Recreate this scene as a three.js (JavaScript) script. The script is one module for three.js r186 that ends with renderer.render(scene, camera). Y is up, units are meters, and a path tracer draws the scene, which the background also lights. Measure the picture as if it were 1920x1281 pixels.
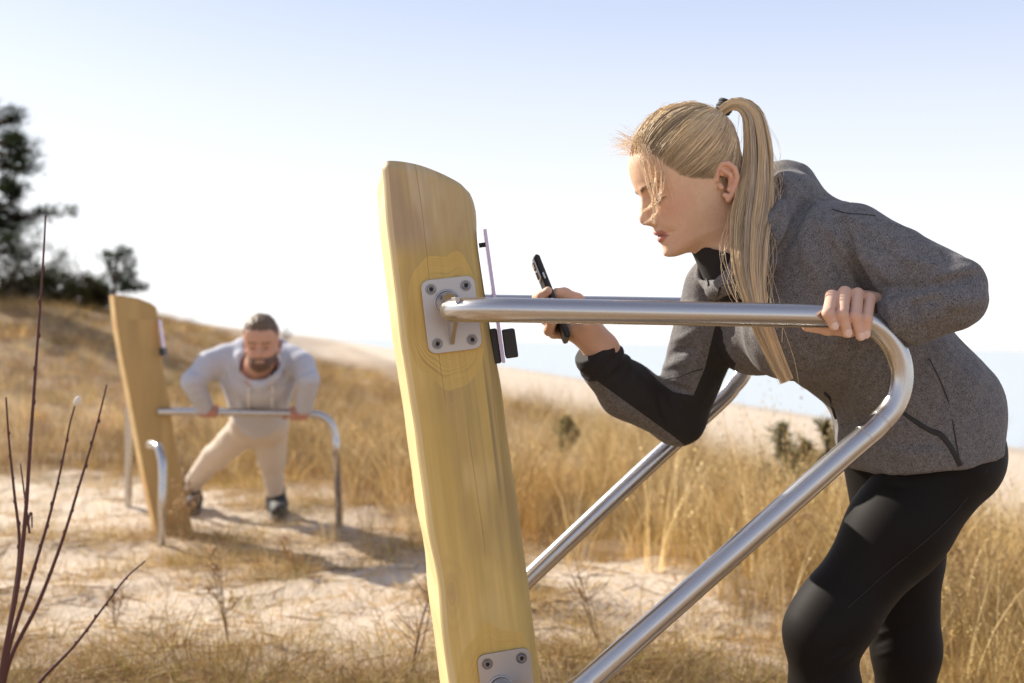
import * as THREE from 'three';
import { mergeGeometries, mergeVertices } from 'three/addons/utils/BufferGeometryUtils.js';
import { RoundedBoxGeometry } from 'three/addons/geometries/RoundedBoxGeometry.js';

// ---------- camera, sky, sun, exposure ----------
const scene = new THREE.Scene();
const FPX = 2200, EYE = 0.93, ROLL = 0.018;                 // focal length in photograph pixels (1920 wide), eye height in metres, lens roll
const camera = new THREE.PerspectiveCamera(2 * Math.atan(640.5 / FPX) * 180 / Math.PI, 1920 / 1281, 0.05, 60000);
camera.position.set(0, EYE, 0);
camera.rotation.set(0, 0, ROLL);
camera.focus = 1.76;
camera.userData.fStop = 4.0;
camera.updateMatrixWorld();

const EXPOSURE = 1.72;
const sunDir = new THREE.Vector3(-0.70, 0.56, -0.50).normalize();   // towards the sun: left, behind the people
{
  const W = 1024, H = 512, data = new Float32Array(W * H * 4);
  const stops = [[-90, 0.46, 0.39, 0.30], [-1, 0.58, 0.53, 0.46], [0, 0.70, 0.695, 0.685], [3, 0.66, 0.665, 0.67], [6, 0.58, 0.60, 0.622], [11, 0.475, 0.515, 0.59], [16, 0.35, 0.41, 0.55], [28, 0.30, 0.34, 0.46], [55, 0.19, 0.215, 0.30], [90, 0.14, 0.16, 0.235]];
  for (let j = 0; j < H; j++) {
    const y = (j + 0.5) / H - 0.5, el = y * 180;
    let k = 0; while (k < stops.length - 2 && el > stops[k + 1][0]) k++;
    const a = stops[k], b = stops[k + 1], t = Math.min(1, Math.max(0, (el - a[0]) / (b[0] - a[0])));
    for (let i = 0; i < W; i++) {
      const th = ((i + 0.5) / W - 0.5) * 2 * Math.PI, c = Math.cos(y * Math.PI);
      const d = new THREE.Vector3(Math.cos(th) * c, Math.sin(y * Math.PI), Math.sin(th) * c);
      const s = Math.max(0, d.dot(sunDir));
      const glow = el > -1 ? 0.22 * Math.pow(s, 7) + 0.04 * s : 0;
      const o = (j * W + i) * 4;
      for (let ch = 0; ch < 3; ch++) data[o + ch] = (a[ch + 1] + (b[ch + 1] - a[ch + 1]) * t) + glow * [1, 0.97, 0.92][ch];
      data[o + 3] = 1;
    }
  }
  const t = new THREE.DataTexture(data, W, H, THREE.RGBAFormat, THREE.FloatType);
  t.mapping = THREE.EquirectangularReflectionMapping; t.magFilter = THREE.LinearFilter; t.needsUpdate = true;
  scene.background = t; scene.environment = t;
}
const sun = new THREE.DirectionalLight(new THREE.Color(1, 0.93, 0.80), 4.9);
sun.position.copy(sunDir).multiplyScalar(30); sun.castShadow = true;
Object.assign(sun.shadow.camera, { left: -15, right: 15, top: 15, bottom: -15, near: 1, far: 80 });
sun.shadow.mapSize.set(2048, 2048);
scene.add(sun); scene.add(sun.target);
const renderer = new THREE.WebGLRenderer({ antialias: true });
renderer.toneMapping = THREE.LinearToneMapping;
renderer.toneMappingExposure = EXPOSURE;
renderer.shadowMap.enabled = true;

// ---------- helpers ----------
const V = (x, y, z) => new THREE.Vector3(x, y, z);
const clamp = (x, a, b) => x < a ? a : x > b ? b : x;
const lerp = (a, b, t) => a + (b - a) * t;
const sstep = (a, b, x) => { const t = clamp((x - a) / (b - a), 0, 1); return t * t * (3 - 2 * t); };
function rng(seed) { let s = seed >>> 0; return () => { s = (s + 0x6D2B79F5) | 0; let t = Math.imul(s ^ (s >>> 15), 1 | s); t = (t + Math.imul(t ^ (t >>> 7), 61 | t)) ^ t; return ((t ^ (t >>> 14)) >>> 0) / 4294967296; }; }
const CR = V(Math.cos(ROLL), Math.sin(ROLL), 0), CU = V(-Math.sin(ROLL), Math.cos(ROLL), 0), EYEV = V(0, EYE, 0);
// a place in the world, given by where it is seen and how far away it stands
function P(px, py, d) { return EYEV.clone().addScaledVector(CR, (px - 960) / FPX * d).addScaledVector(CU, (640.5 - py) / FPX * d).add(V(0, 0, -d)); }
const ray = (px, py) => P(px, py, 1).sub(EYEV);
function onPlane(px, py, point, normal) { const r = ray(px, py), t = normal.dot(point.clone().sub(EYEV)) / normal.dot(r); return EYEV.clone().addScaledVector(r, t); }
const hash3 = (x, y, z) => { let h = Math.imul(x, 374761393) ^ Math.imul(y, 668265263) ^ Math.imul(z, 2147483647 - 61); h = Math.imul(h ^ (h >>> 13), 1274126177); return ((h ^ (h >>> 16)) >>> 0) / 4294967296; };
function noise3(x, y, z) {
  const X = Math.floor(x), Y = Math.floor(y), Z = Math.floor(z), u = x - X, v = y - Y, w = z - Z;
  const a = u * u * (3 - 2 * u), b = v * v * (3 - 2 * v), c = w * w * (3 - 2 * w);
  const l = (p, q, t) => p + (q - p) * t;
  return l(l(l(hash3(X, Y, Z), hash3(X + 1, Y, Z), a), l(hash3(X, Y + 1, Z), hash3(X + 1, Y + 1, Z), a), b), l(l(hash3(X, Y, Z + 1), hash3(X + 1, Y, Z + 1), a), l(hash3(X, Y + 1, Z + 1), hash3(X + 1, Y + 1, Z + 1), a), b), c) * 2 - 1;
}
const fbm = (x, y, z, n = 4) => { let s = 0, a = 1, t = 0; for (let i = 0; i < n; i++) { s += a * noise3(x, y, z); t += a; a *= 0.5; x = x * 2.03 + 7.1; y = y * 2.03 + 3.7; z = z * 2.03 + 1.3; } return s / t; };
const table = (rows) => (x) => { if (x <= rows[0][0]) return rows[0][1]; for (let i = 1; i < rows.length; i++) if (x <= rows[i][0]) { const t = (x - rows[i - 1][0]) / (rows[i][0] - rows[i - 1][0]); return lerp(rows[i - 1][1], rows[i][1], t); } return rows[rows.length - 1][1]; };
const stable = (rows) => { const f = table(rows); return (x) => (f(x - 3.5) + f(x - 1.75) + 2 * f(x) + f(x + 1.75) + f(x + 3.5)) / 6; };

const taken = {};
function numbered(name) { const n = taken[name] = (taken[name] ?? -1) + 1; return n ? name + '_' + String(n).padStart(3, '0') : name; }
function tag(o, label, category, group) { o.userData.label = label; if (category) o.userData.category = category; if (group) o.userData.group = group; return o; }
function shadowed(o) { o.castShadow = true; o.receiveShadow = true; return o; }
function part(name, geometry, material, parent, label) { const m = shadowed(new THREE.Mesh(geometry, material)); m.name = name; parent.add(m); if (label) m.userData.label = label; return m; }
function thing(name, label, category, group, pos) { const o = new THREE.Group(); o.name = numbered(name); if (pos) o.position.copy(pos); scene.add(o); return tag(o, label, category, group); }
function structure(name, geometry, material) { const m = shadowed(new THREE.Mesh(geometry, material)); m.name = name; m.userData.kind = 'structure'; scene.add(m); return m; }
const mat = (r, g, b, rough = 0.8, extra = {}) => new THREE.MeshStandardMaterial({ color: new THREE.Color().setRGB(r, g, b), roughness: rough, ...extra });
const phys = (r, g, b, rough = 0.8, extra = {}) => new THREE.MeshPhysicalMaterial({ color: new THREE.Color().setRGB(r, g, b), roughness: rough, ...extra });
class Path extends THREE.Curve { constructor(pts) { super(); this.c = new THREE.CatmullRomCurve3(pts, false, 'centripetal'); } getPoint(t, o) { return this.c.getPoint(t, o); } }
function tubeGeo(pts, r, seg = 40, rad = 12, closed = false) {                      // r: number or function of t
  const c = pts.getPointAt ? pts : new THREE.CatmullRomCurve3(pts, closed, 'centripetal');
  const g = new THREE.TubeGeometry(c, seg, 1, rad, closed), p = g.attributes.position, n = g.attributes.normal;
  const v = V(), m = V();
  for (let i = 0; i <= seg; i++) { const cc = c.getPointAt(Math.min(1, i / seg)), rr = typeof r === 'function' ? r(i / seg) : r;
    for (let j = 0; j <= rad; j++) { const k = i * (rad + 1) + j; m.fromBufferAttribute(n, k); v.copy(cc).addScaledVector(m, rr); p.setXYZ(k, v.x, v.y, v.z); } }
  return g;
}
function plain(g) { const o = g.index ? g.toNonIndexed() : g.clone(); for (const k of Object.keys(o.attributes)) if (!['position', 'normal', 'uv'].includes(k)) o.deleteAttribute(k); if (!o.attributes.uv) o.setAttribute('uv', new THREE.BufferAttribute(new Float32Array(o.attributes.position.count * 2), 2)); return o; }
const merged = (list) => mergeGeometries(list.map(plain));
function texture(w, h, fn, srgb = true, repeat = true) {                           // fn(u, v) -> [r, g, b] linear if srgb, else raw 0..1
  const d = new Uint8Array(w * h * 4), enc = (x) => { x = clamp(x, 0, 1); return x <= 0.0031308 ? x * 12.92 : 1.055 * Math.pow(x, 1 / 2.4) - 0.055; };
  for (let j = 0; j < h; j++) for (let i = 0; i < w; i++) { const c = fn((i + 0.5) / w, (j + 0.5) / h), o = (j * w + i) * 4; for (let k = 0; k < 3; k++) d[o + k] = Math.round(255 * (srgb ? enc(c[k]) : clamp(c[k], 0, 1))); d[o + 3] = 255; }
  const t = new THREE.DataTexture(d, w, h); t.magFilter = THREE.LinearFilter; t.minFilter = THREE.LinearFilter; if (repeat) t.wrapS = t.wrapT = THREE.RepeatWrapping; if (srgb) t.colorSpace = THREE.SRGBColorSpace; t.needsUpdate = true; return t;
}
// tileable noise for textures: n lattice cells per side
function tiled(n, seed) { const r = rng(seed), g = new Float32Array(n * n).map(() => r() * 2 - 1); return (u, v) => { const x = u * n, y = v * n, X = Math.floor(x), Y = Math.floor(y); let a = x - X, b = y - Y; a = a * a * (3 - 2 * a); b = b * b * (3 - 2 * b); const q = (i, j) => g[(((j % n) + n) % n) * n + (((i % n) + n) % n)]; return lerp(lerp(q(X, Y), q(X + 1, Y), a), lerp(q(X, Y + 1), q(X + 1, Y + 1), a), b); }; }

// ---------- solid modelling with distance fields ----------
function smin(a, b, k) { if (k <= 0) return Math.min(a, b); const h = Math.max(k - Math.abs(a - b), 0) / k; return Math.min(a, b) - h * h * k * 0.25; }
const smax = (a, b, k) => -smin(-a, -b, k);
// tapered capsule between two joints
function cap(a, b, ra, rb) {
  const ax = a.x, ay = a.y, az = a.z, dx = b.x - ax, dy = b.y - ay, dz = b.z - az, l = Math.max(1e-9, dx * dx + dy * dy + dz * dz);
  return (x, y, z) => { const px = x - ax, py = y - ay, pz = z - az; let t = (px * dx + py * dy + pz * dz) / l; t = t < 0 ? 0 : t > 1 ? 1 : t; const qx = px - t * dx, qy = py - t * dy, qz = pz - t * dz; return Math.sqrt(qx * qx + qy * qy + qz * qz) - (ra + (rb - ra) * t); };
}
function chain(points, radii) { const c = []; for (let i = 0; i + 1 < points.length; i++) c.push(cap(points[i], points[i + 1], radii[i], radii[i + 1])); return (x, y, z) => { let d = 1e9; for (const q of c) { const e = q(x, y, z); d = smin(d, e, 0.012); } return d; }; }
// ellipsoid with its own axes (e1, e2, e3 unit vectors)
function ell(c, r, e1 = V(1, 0, 0), e2 = V(0, 1, 0), e3 = V(0, 0, 1)) {
  return (x, y, z) => { const px = x - c.x, py = y - c.y, pz = z - c.z; const a = (px * e1.x + py * e1.y + pz * e1.z) / r[0], b = (px * e2.x + py * e2.y + pz * e2.z) / r[1], q = (px * e3.x + py * e3.y + pz * e3.z) / r[2]; const k0 = Math.sqrt(a * a + b * b + q * q), k1 = Math.sqrt(a * a / (r[0] * r[0]) + b * b / (r[1] * r[1]) + q * q / (r[2] * r[2])); return k1 < 1e-9 ? -Math.min(...r) : k0 * (k0 - 1) / k1; };
}
function blend(prims, k) { return (x, y, z) => { let d = 1e9; for (let i = 0; i < prims.length; i++) { const p = prims[i]; d = p.k !== undefined ? smin(d, p.f(x, y, z), p.k) : smin(d, p(x, y, z), k); } return d; }; }
function boundsOf(points, pad) { const lo = V(1e9, 1e9, 1e9), hi = V(-1e9, -1e9, -1e9); for (const p of points) { lo.min(p); hi.max(p); } return [lo.subScalar(pad), hi.addScalar(pad)]; }
// the zero surface of a field as a smooth mesh (surface nets)
function skin(f, lo, hi, h) {
  const nx = Math.ceil((hi.x - lo.x) / h / 4) * 4 + 1, ny = Math.ceil((hi.y - lo.y) / h / 4) * 4 + 1, nz = Math.ceil((hi.z - lo.z) / h / 4) * 4 + 1;
  const val = new Float32Array(nx * ny * nz).fill(1), at = (i, j, k) => (k * ny + j) * nx + i;
  for (let K = 0; K < nz; K += 4) for (let J = 0; J < ny; J += 4) for (let I = 0; I < nx; I += 4) {
    const c = f(lo.x + (I + 1.5) * h, lo.y + (J + 1.5) * h, lo.z + (K + 1.5) * h), far = Math.abs(c) > 6.5 * h;
    for (let k = K; k < Math.min(K + 4, nz); k++) for (let j = J; j < Math.min(J + 4, ny); j++) for (let i = I; i < Math.min(I + 4, nx); i++) val[at(i, j, k)] = far ? c : f(lo.x + i * h, lo.y + j * h, lo.z + k * h);
  }
  const id = new Int32Array(nx * ny * nz).fill(-1), pos = [], idx = [];
  const C = [[0, 0, 0], [1, 0, 0], [0, 1, 0], [1, 1, 0], [0, 0, 1], [1, 0, 1], [0, 1, 1], [1, 1, 1]], E = [];
  for (let a = 0; a < 8; a++) for (let b = a + 1; b < 8; b++) { const s = C[a].reduce((q, w, i) => q + Math.abs(w - C[b][i]), 0); if (s === 1) E.push([a, b]); }
  const g = new Float64Array(8);
  for (let k = 0; k < nz - 1; k++) for (let j = 0; j < ny - 1; j++) for (let i = 0; i < nx - 1; i++) {
    let m = 0; for (let c = 0; c < 8; c++) { g[c] = val[at(i + C[c][0], j + C[c][1], k + C[c][2])]; if (g[c] < 0) m |= 1 << c; }
    if (m === 0 || m === 255) continue;
    let x = 0, y = 0, z = 0, n = 0;
    for (const [a, b] of E) { if ((g[a] < 0) === (g[b] < 0)) continue; const t = g[a] / (g[a] - g[b]); x += C[a][0] + (C[b][0] - C[a][0]) * t; y += C[a][1] + (C[b][1] - C[a][1]) * t; z += C[a][2] + (C[b][2] - C[a][2]) * t; n++; }
    id[at(i, j, k)] = pos.length / 3; pos.push(lo.x + (i + x / n) * h, lo.y + (j + y / n) * h, lo.z + (k + z / n) * h);
  }
  const quad = (a, b, c, d, flip) => { if (a < 0 || b < 0 || c < 0 || d < 0) return; if (flip) idx.push(a, c, b, a, d, c); else idx.push(a, b, c, a, c, d); };
  for (let k = 1; k < nz - 1; k++) for (let j = 1; j < ny - 1; j++) for (let i = 1; i < nx - 1; i++) {
    const s = val[at(i, j, k)] < 0;
    if (s !== (val[at(i + 1, j, k)] < 0)) quad(id[at(i, j - 1, k - 1)], id[at(i, j, k - 1)], id[at(i, j, k)], id[at(i, j - 1, k)], !s);
    if (s !== (val[at(i, j + 1, k)] < 0)) quad(id[at(i - 1, j, k - 1)], id[at(i - 1, j, k)], id[at(i, j, k)], id[at(i, j, k - 1)], !s);
    if (s !== (val[at(i, j, k + 1)] < 0)) quad(id[at(i - 1, j - 1, k)], id[at(i, j - 1, k)], id[at(i, j, k)], id[at(i - 1, j, k)], !s);
  }
  const geo = new THREE.BufferGeometry(), P3 = new Float32Array(pos), N3 = new Float32Array(pos.length), e = h * 0.6;
  for (let i = 0; i < P3.length; i += 3) {
    const x = P3[i], y = P3[i + 1], z = P3[i + 2];
    let a = f(x + e, y, z) - f(x - e, y, z), b = f(x, y + e, z) - f(x, y - e, z), c = f(x, y, z + e) - f(x, y, z - e);
    const l = Math.hypot(a, b, c) || 1; N3[i] = a / l; N3[i + 1] = b / l; N3[i + 2] = c / l;
  }
  geo.setAttribute('position', new THREE.BufferAttribute(P3, 3)); geo.setAttribute('normal', new THREE.BufferAttribute(N3, 3)); geo.setIndex(idx);
  return geo;
}
// uv in metres from the side that each face turns to
function boxUV(geo, s = 1) {
  const g = geo.index ? geo.toNonIndexed() : geo, p = g.attributes.position, n = g.attributes.normal, uv = new Float32Array(p.count * 2);
  for (let i = 0; i < p.count; i += 3) {
    let a = 0, b = 0, c = 0; for (let k = 0; k < 3; k++) { a += n.getX(i + k); b += n.getY(i + k); c += n.getZ(i + k); }
    a = Math.abs(a); b = Math.abs(b); c = Math.abs(c);
    for (let k = 0; k < 3; k++) { const x = p.getX(i + k), y = p.getY(i + k), z = p.getZ(i + k); const [u, v] = c >= a && c >= b ? [x, y] : a >= b ? [z, y] : [x, z]; uv[(i + k) * 2] = u * s; uv[(i + k) * 2 + 1] = v * s; }
  }
  g.setAttribute('uv', new THREE.BufferAttribute(uv, 2)); return g;
}
// cuts a mesh exactly along where fn is zero: [where fn < 0, where fn >= 0]
function cut(geo, fn) {
  const g = geo.index ? geo.toNonIndexed() : geo, names = Object.keys(g.attributes), out = [{}, {}];
  for (const o of out) for (const n of names) o[n] = [];
  const read = (i) => Object.fromEntries(names.map((n) => { const a = g.attributes[n], s = a.itemSize; return [n, Array.from(a.array.slice(i * s, i * s + s))]; }));
  const mix = (a, b, t) => Object.fromEntries(names.map((n) => [n, a[n].map((x, k) => x + (b[n][k] - x) * t)]));
  const p = g.attributes.position, val = new Float32Array(p.count);
  for (let i = 0; i < p.count; i++) val[i] = fn(p.getX(i), p.getY(i), p.getZ(i));
  const push = (o, v) => { for (const n of names) o[n].push(...v[n]); };
  for (let i = 0; i < p.count; i += 3) {
    const s = [val[i] < 0, val[i + 1] < 0, val[i + 2] < 0], k = s[0] + s[1] + s[2];
    if (k === 0 || k === 3) { const o = out[k ? 0 : 1]; for (let q = 0; q < 3; q++) push(o, read(i + q)); continue; }
    const lone = k === 1 ? s.indexOf(true) : s.indexOf(false), a = i + lone, b = i + (lone + 1) % 3, c = i + (lone + 2) % 3;
    const A = read(a), B = read(b), Cc = read(c), AB = mix(A, B, val[a] / (val[a] - val[b])), AC = mix(A, Cc, val[a] / (val[a] - val[c]));
    const one = out[val[a] < 0 ? 0 : 1], two = out[val[a] < 0 ? 1 : 0];
    push(one, A); push(one, AB); push(one, AC); push(two, AB); push(two, B); push(two, Cc); push(two, AB); push(two, Cc); push(two, AC);
  }
  return out.map((o) => { const r = new THREE.BufferGeometry(); for (const n of names) r.setAttribute(n, new THREE.BufferAttribute(new Float32Array(o[n]), g.attributes[n].itemSize)); return r; });
}
// first point of a field met along the line of sight through a place in the photograph
function meet(f, px, py, d0 = 1, d1 = 3) { const r = ray(px, py), l = r.length(); let d = d0; for (let i = 0; i < 200; i++) { const q = f(r.x * d, r.y * d + EYE, r.z * d); if (q < 0.0004) return EYEV.clone().addScaledVector(r, d); d += q * 0.7 / l; if (d > d1) return null; } return EYEV.clone().addScaledVector(r, d); }
function polyDist(poly) {                                            // signed distance to a polygon, negative inside
  return (x, y) => { let d = 1e9, inside = false; for (let i = 0, j = poly.length - 1; i < poly.length; j = i++) { const [ax, ay] = poly[i], [bx, by] = poly[j]; const ex = bx - ax, ey = by - ay, wx = x - ax, wy = y - ay, t = clamp((wx * ex + wy * ey) / (ex * ex + ey * ey), 0, 1); d = Math.min(d, Math.hypot(wx - t * ex, wy - t * ey)); if ((ay > y) !== (by > y) && x < (bx - ax) * (y - ay) / (by - ay) + ax) inside = !inside; } return inside ? -d : d; };
}
// ---------- the land: dune, beach, sea ----------
const shore = (d) => 25 - (d - 59) * 0.16;                              // where the waterline runs, metres right of the view at distance d
function relief(x, z) {
  const d = -z, s = shore(clamp(d, -400, 4000)) - x;
  let h = s > 20 ? -3.2 * (1 - sstep(20.5, 33.0, s)) : lerp(-4.0, -3.2, clamp(s / 20, -1, 1));
  if (s < 0) h = -4 + Math.max(-2, s * 0.05);
  h += 1.45 * sstep(33.2, 40, s) * sstep(7.5, 21, d) + 0.3 * sstep(40, 70, s) * sstep(10, 40, d);
  return h;
}
function ground(x, z) {
  const near = Math.exp(-(x * x + z * z) / 900), h = relief(x, z);
  return h + near * (0.04 * fbm(x * 0.9, z * 0.9, 3.3, 3) + 0.042 * fbm(x * 3.1, z * 3.1, 9.1, 3) + 0.020 * fbm(x * 10, z * 10, 1.7, 2)) * (h > -3.1 ? 1 : 0.3);
}
function groundAt(px, py) { const r = ray(px, py); let t = 0.5; for (let i = 0; i < 4000; i++) { if (EYE + r.y * t < ground(r.x * t, r.z * t)) break; t *= 1.004; } return V(r.x * t, ground(r.x * t, r.z * t), r.z * t); }
const dryness = (x, z) => {                                             // 0 bare sand .. 1 thick dry grass
  const d = -z, s = shore(d) - x, n = fbm(x * 0.8 + 5, z * 0.8, 0.5, 3);
  let g = sstep(33.25, 32.5, s + n * 0.5) * sstep(2.6, 3.4, d + n * 0.3);
  g = Math.max(g, sstep(4.7, 5.6, d + n * 0.5) * sstep(-1.1, -0.2, x + n * 0.4));
  g = Math.max(g, sstep(7.0, 8.3, d + n * 0.9));
  return g * sstep(19, 23, s) * sstep(-60, -20, z + 5);
};
{
  const ext = (n) => { const a = []; for (let i = -n; i <= n; i++) { const t = i / n; a.push(Math.sign(t) * (Math.sinh(Math.abs(t) * 8.4) / Math.sinh(8.4)) * 2600 + t * 14); } return a; };
  const xs = ext(230), zs = ext(230).map((z) => z - 4.2), n = xs.length, pos = [], uv = [], idx = [], col = [];
  for (let j = 0; j < n; j++) for (let i = 0; i < n; i++) {
    const x = xs[i], z = zs[j]; pos.push(x, ground(x, z), z); uv.push(x / 2.2, z / 2.2);
    const s = shore(-z) - x, dry = dryness(x, z), w = sstep(3, 0, s), p = 0.5 + 0.5 * fbm(x * 1.7, z * 1.7, 4.4, 4);
    const litter = s > 26 ? clamp(dry * 0.9 + sstep(0.40, 0.64, p) * 0.75 + sstep(-4.0, -3.1, z) * 0.5, 0, 1) : 0;
    const a = [lerp(1, 0.46, litter) * lerp(1, 0.75, w), lerp(1, 0.36, litter) * lerp(1, 0.76, w), lerp(1, 0.24, litter) * lerp(1, 0.78, w)];
    col.push(...a);
  }
  for (let j = 0; j < n - 1; j++) for (let i = 0; i < n - 1; i++) { const a = j * n + i; idx.push(a, a + n, a + 1, a + 1, a + n, a + n + 1); }
  const g = new THREE.BufferGeometry(); g.setAttribute('position', new THREE.Float32BufferAttribute(pos, 3)); g.setAttribute('uv', new THREE.Float32BufferAttribute(uv, 2)); g.setAttribute('color', new THREE.Float32BufferAttribute(col, 3)); g.setIndex(idx); g.computeVertexNormals();
  const a = tiled(9, 1), b = tiled(31, 2), c = tiled(120, 3), e = tiled(256, 4);
  const tone = (u, v) => 0.5 * a(u, v) + 0.35 * b(u, v) + 0.3 * c(u, v) + 0.3 * e(u, v);
  const colr = texture(1024, 1024, (u, v) => { const t = tone(u, v), k = 1 + 0.16 * t, q = sstep(0.35, 0.8, b(u * 1, v + 0.37) * 0.6 + c(u + 0.2, v) * 0.6); return [0.56 * k * (1 - 0.35 * q), 0.455 * k * (1 - 0.42 * q), 0.35 * k * (1 - 0.5 * q)]; });
  const bump = texture(1024, 1024, (u, v) => { const t = 0.5 + 0.25 * tone(u, v); return [t, t, t]; }, false);
  structure('ground', g, new THREE.MeshStandardMaterial({ map: colr, bumpMap: bump, bumpScale: 0.02, roughness: 0.95, vertexColors: true }));
}
{ // the sea
  const g = new THREE.PlaneGeometry(60000, 60000, 1, 1); g.rotateX(-Math.PI / 2);
  const uv = g.attributes.uv; for (let i = 0; i < uv.count; i++) uv.setXY(i, uv.getX(i) * 15000, uv.getY(i) * 15000);
  const a = tiled(7, 11), b = tiled(19, 12), c = tiled(53, 13);
  const bump = texture(512, 512, (u, v) => { const t = 0.5 + 0.25 * a(u, v) + 0.15 * b(u, v) + 0.08 * c(u, v); return [t, t, t]; }, false);
  const sea = structure('sea', g, new THREE.MeshPhysicalMaterial({ color: new THREE.Color().setRGB(0.41, 0.465, 0.505), roughness: 0.22, bumpMap: bump, bumpScale: 0.05, ior: 1.33 }));
  sea.position.y = -4.06;
}
// ---------- dry grass ----------
function bladeTuft(seed, blades, height, spread, curl, width, heads) {
  const r = rng(seed), pos = [], idx = [], nor = [];
  for (let b = 0; b < blades; b++) {
    const a = r() * 6.283, o = Math.sqrt(r()) * spread, h = height * (0.45 + 0.6 * r()), lean = curl * (0.25 + r()), la = a + (r() - 0.5) * 1.6, w = width * (0.6 + 0.8 * r()), f = r() * 6.283, S = 4;
    const base = pos.length / 3, tx = Math.cos(f) * w, tz = Math.sin(f) * w;
    for (let i = 0; i <= S; i++) { const t = i / S, q = lean * t * t * h, x = Math.cos(a) * o + Math.cos(la) * q, z = Math.sin(a) * o + Math.sin(la) * q, y = h * t * (1 - 0.25 * lean * t), k = 1 - 0.85 * t; pos.push(x - tx * k, y, z - tz * k, x + tx * k, y, z + tz * k); nor.push(-Math.sin(f), 0.5, Math.cos(f), -Math.sin(f), 0.5, Math.cos(f)); }
    for (let i = 0; i < S; i++) { const q = base + i * 2; idx.push(q, q + 1, q + 2, q + 1, q + 3, q + 2); }
    if (heads && r() < heads) for (let k = 0; k < 7; k++) { const t = 0.72 + 0.28 * k / 6, q = lean * t * t * h, x = Math.cos(a) * o + Math.cos(la) * q, z = Math.sin(a) * o + Math.sin(la) * q, y = h * t * (1 - 0.25 * lean * t), n0 = pos.length / 3, s = 0.006 * (1 - 0.5 * Math.abs(k / 3 - 1)), e = r() * 6.283; pos.push(x, y + s * 1.6, z, x + Math.cos(e) * s, y, z + Math.sin(e) * s, x - Math.cos(e) * s, y - s * 0.6, z - Math.sin(e) * s); for (let m = 0; m < 3; m++) nor.push(0, 1, 0); idx.push(n0, n0 + 1, n0 + 2); }
  }
  const g = new THREE.BufferGeometry(); g.setAttribute('position', new THREE.Float32BufferAttribute(pos, 3)); g.setAttribute('normal', new THREE.Float32BufferAttribute(nor, 3)); g.setIndex(idx); return g;
}
const strawMat = new THREE.MeshPhysicalMaterial({ color: 0xffffff, roughness: 0.9, transmission: 0.16, thickness: 0, specularIntensity: 0.3 });
function meadow(name, geo, places, label, category) {
  const m = new THREE.InstancedMesh(geo, strawMat, places.length); m.name = name; m.userData.kind = 'stuff'; tag(m, label, category); shadowed(m);
  const o = new THREE.Object3D(), c = new THREE.Color();
  places.forEach((p, i) => { o.position.set(p.x, p.y, p.z); o.rotation.set(p.tilt ?? 0, p.turn, p.roll ?? 0); o.scale.set(p.s, p.sy ?? p.s, p.s); o.updateMatrix(); m.setMatrixAt(i, o.matrix); m.setColorAt(i, c.setRGB(...p.c)); });
  scene.add(m); return m;
}
const straw = (r, k = 1) => { const t = r(), q = 0.75 + 0.5 * r(); return t < 0.46 ? [0.54 * q * k, 0.36 * q * k, 0.14 * q * k] : t < 0.68 ? [0.40 * q * k, 0.24 * q * k, 0.10 * q * k] : [0.72 * q * k, 0.55 * q * k, 0.29 * q * k]; };
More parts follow.
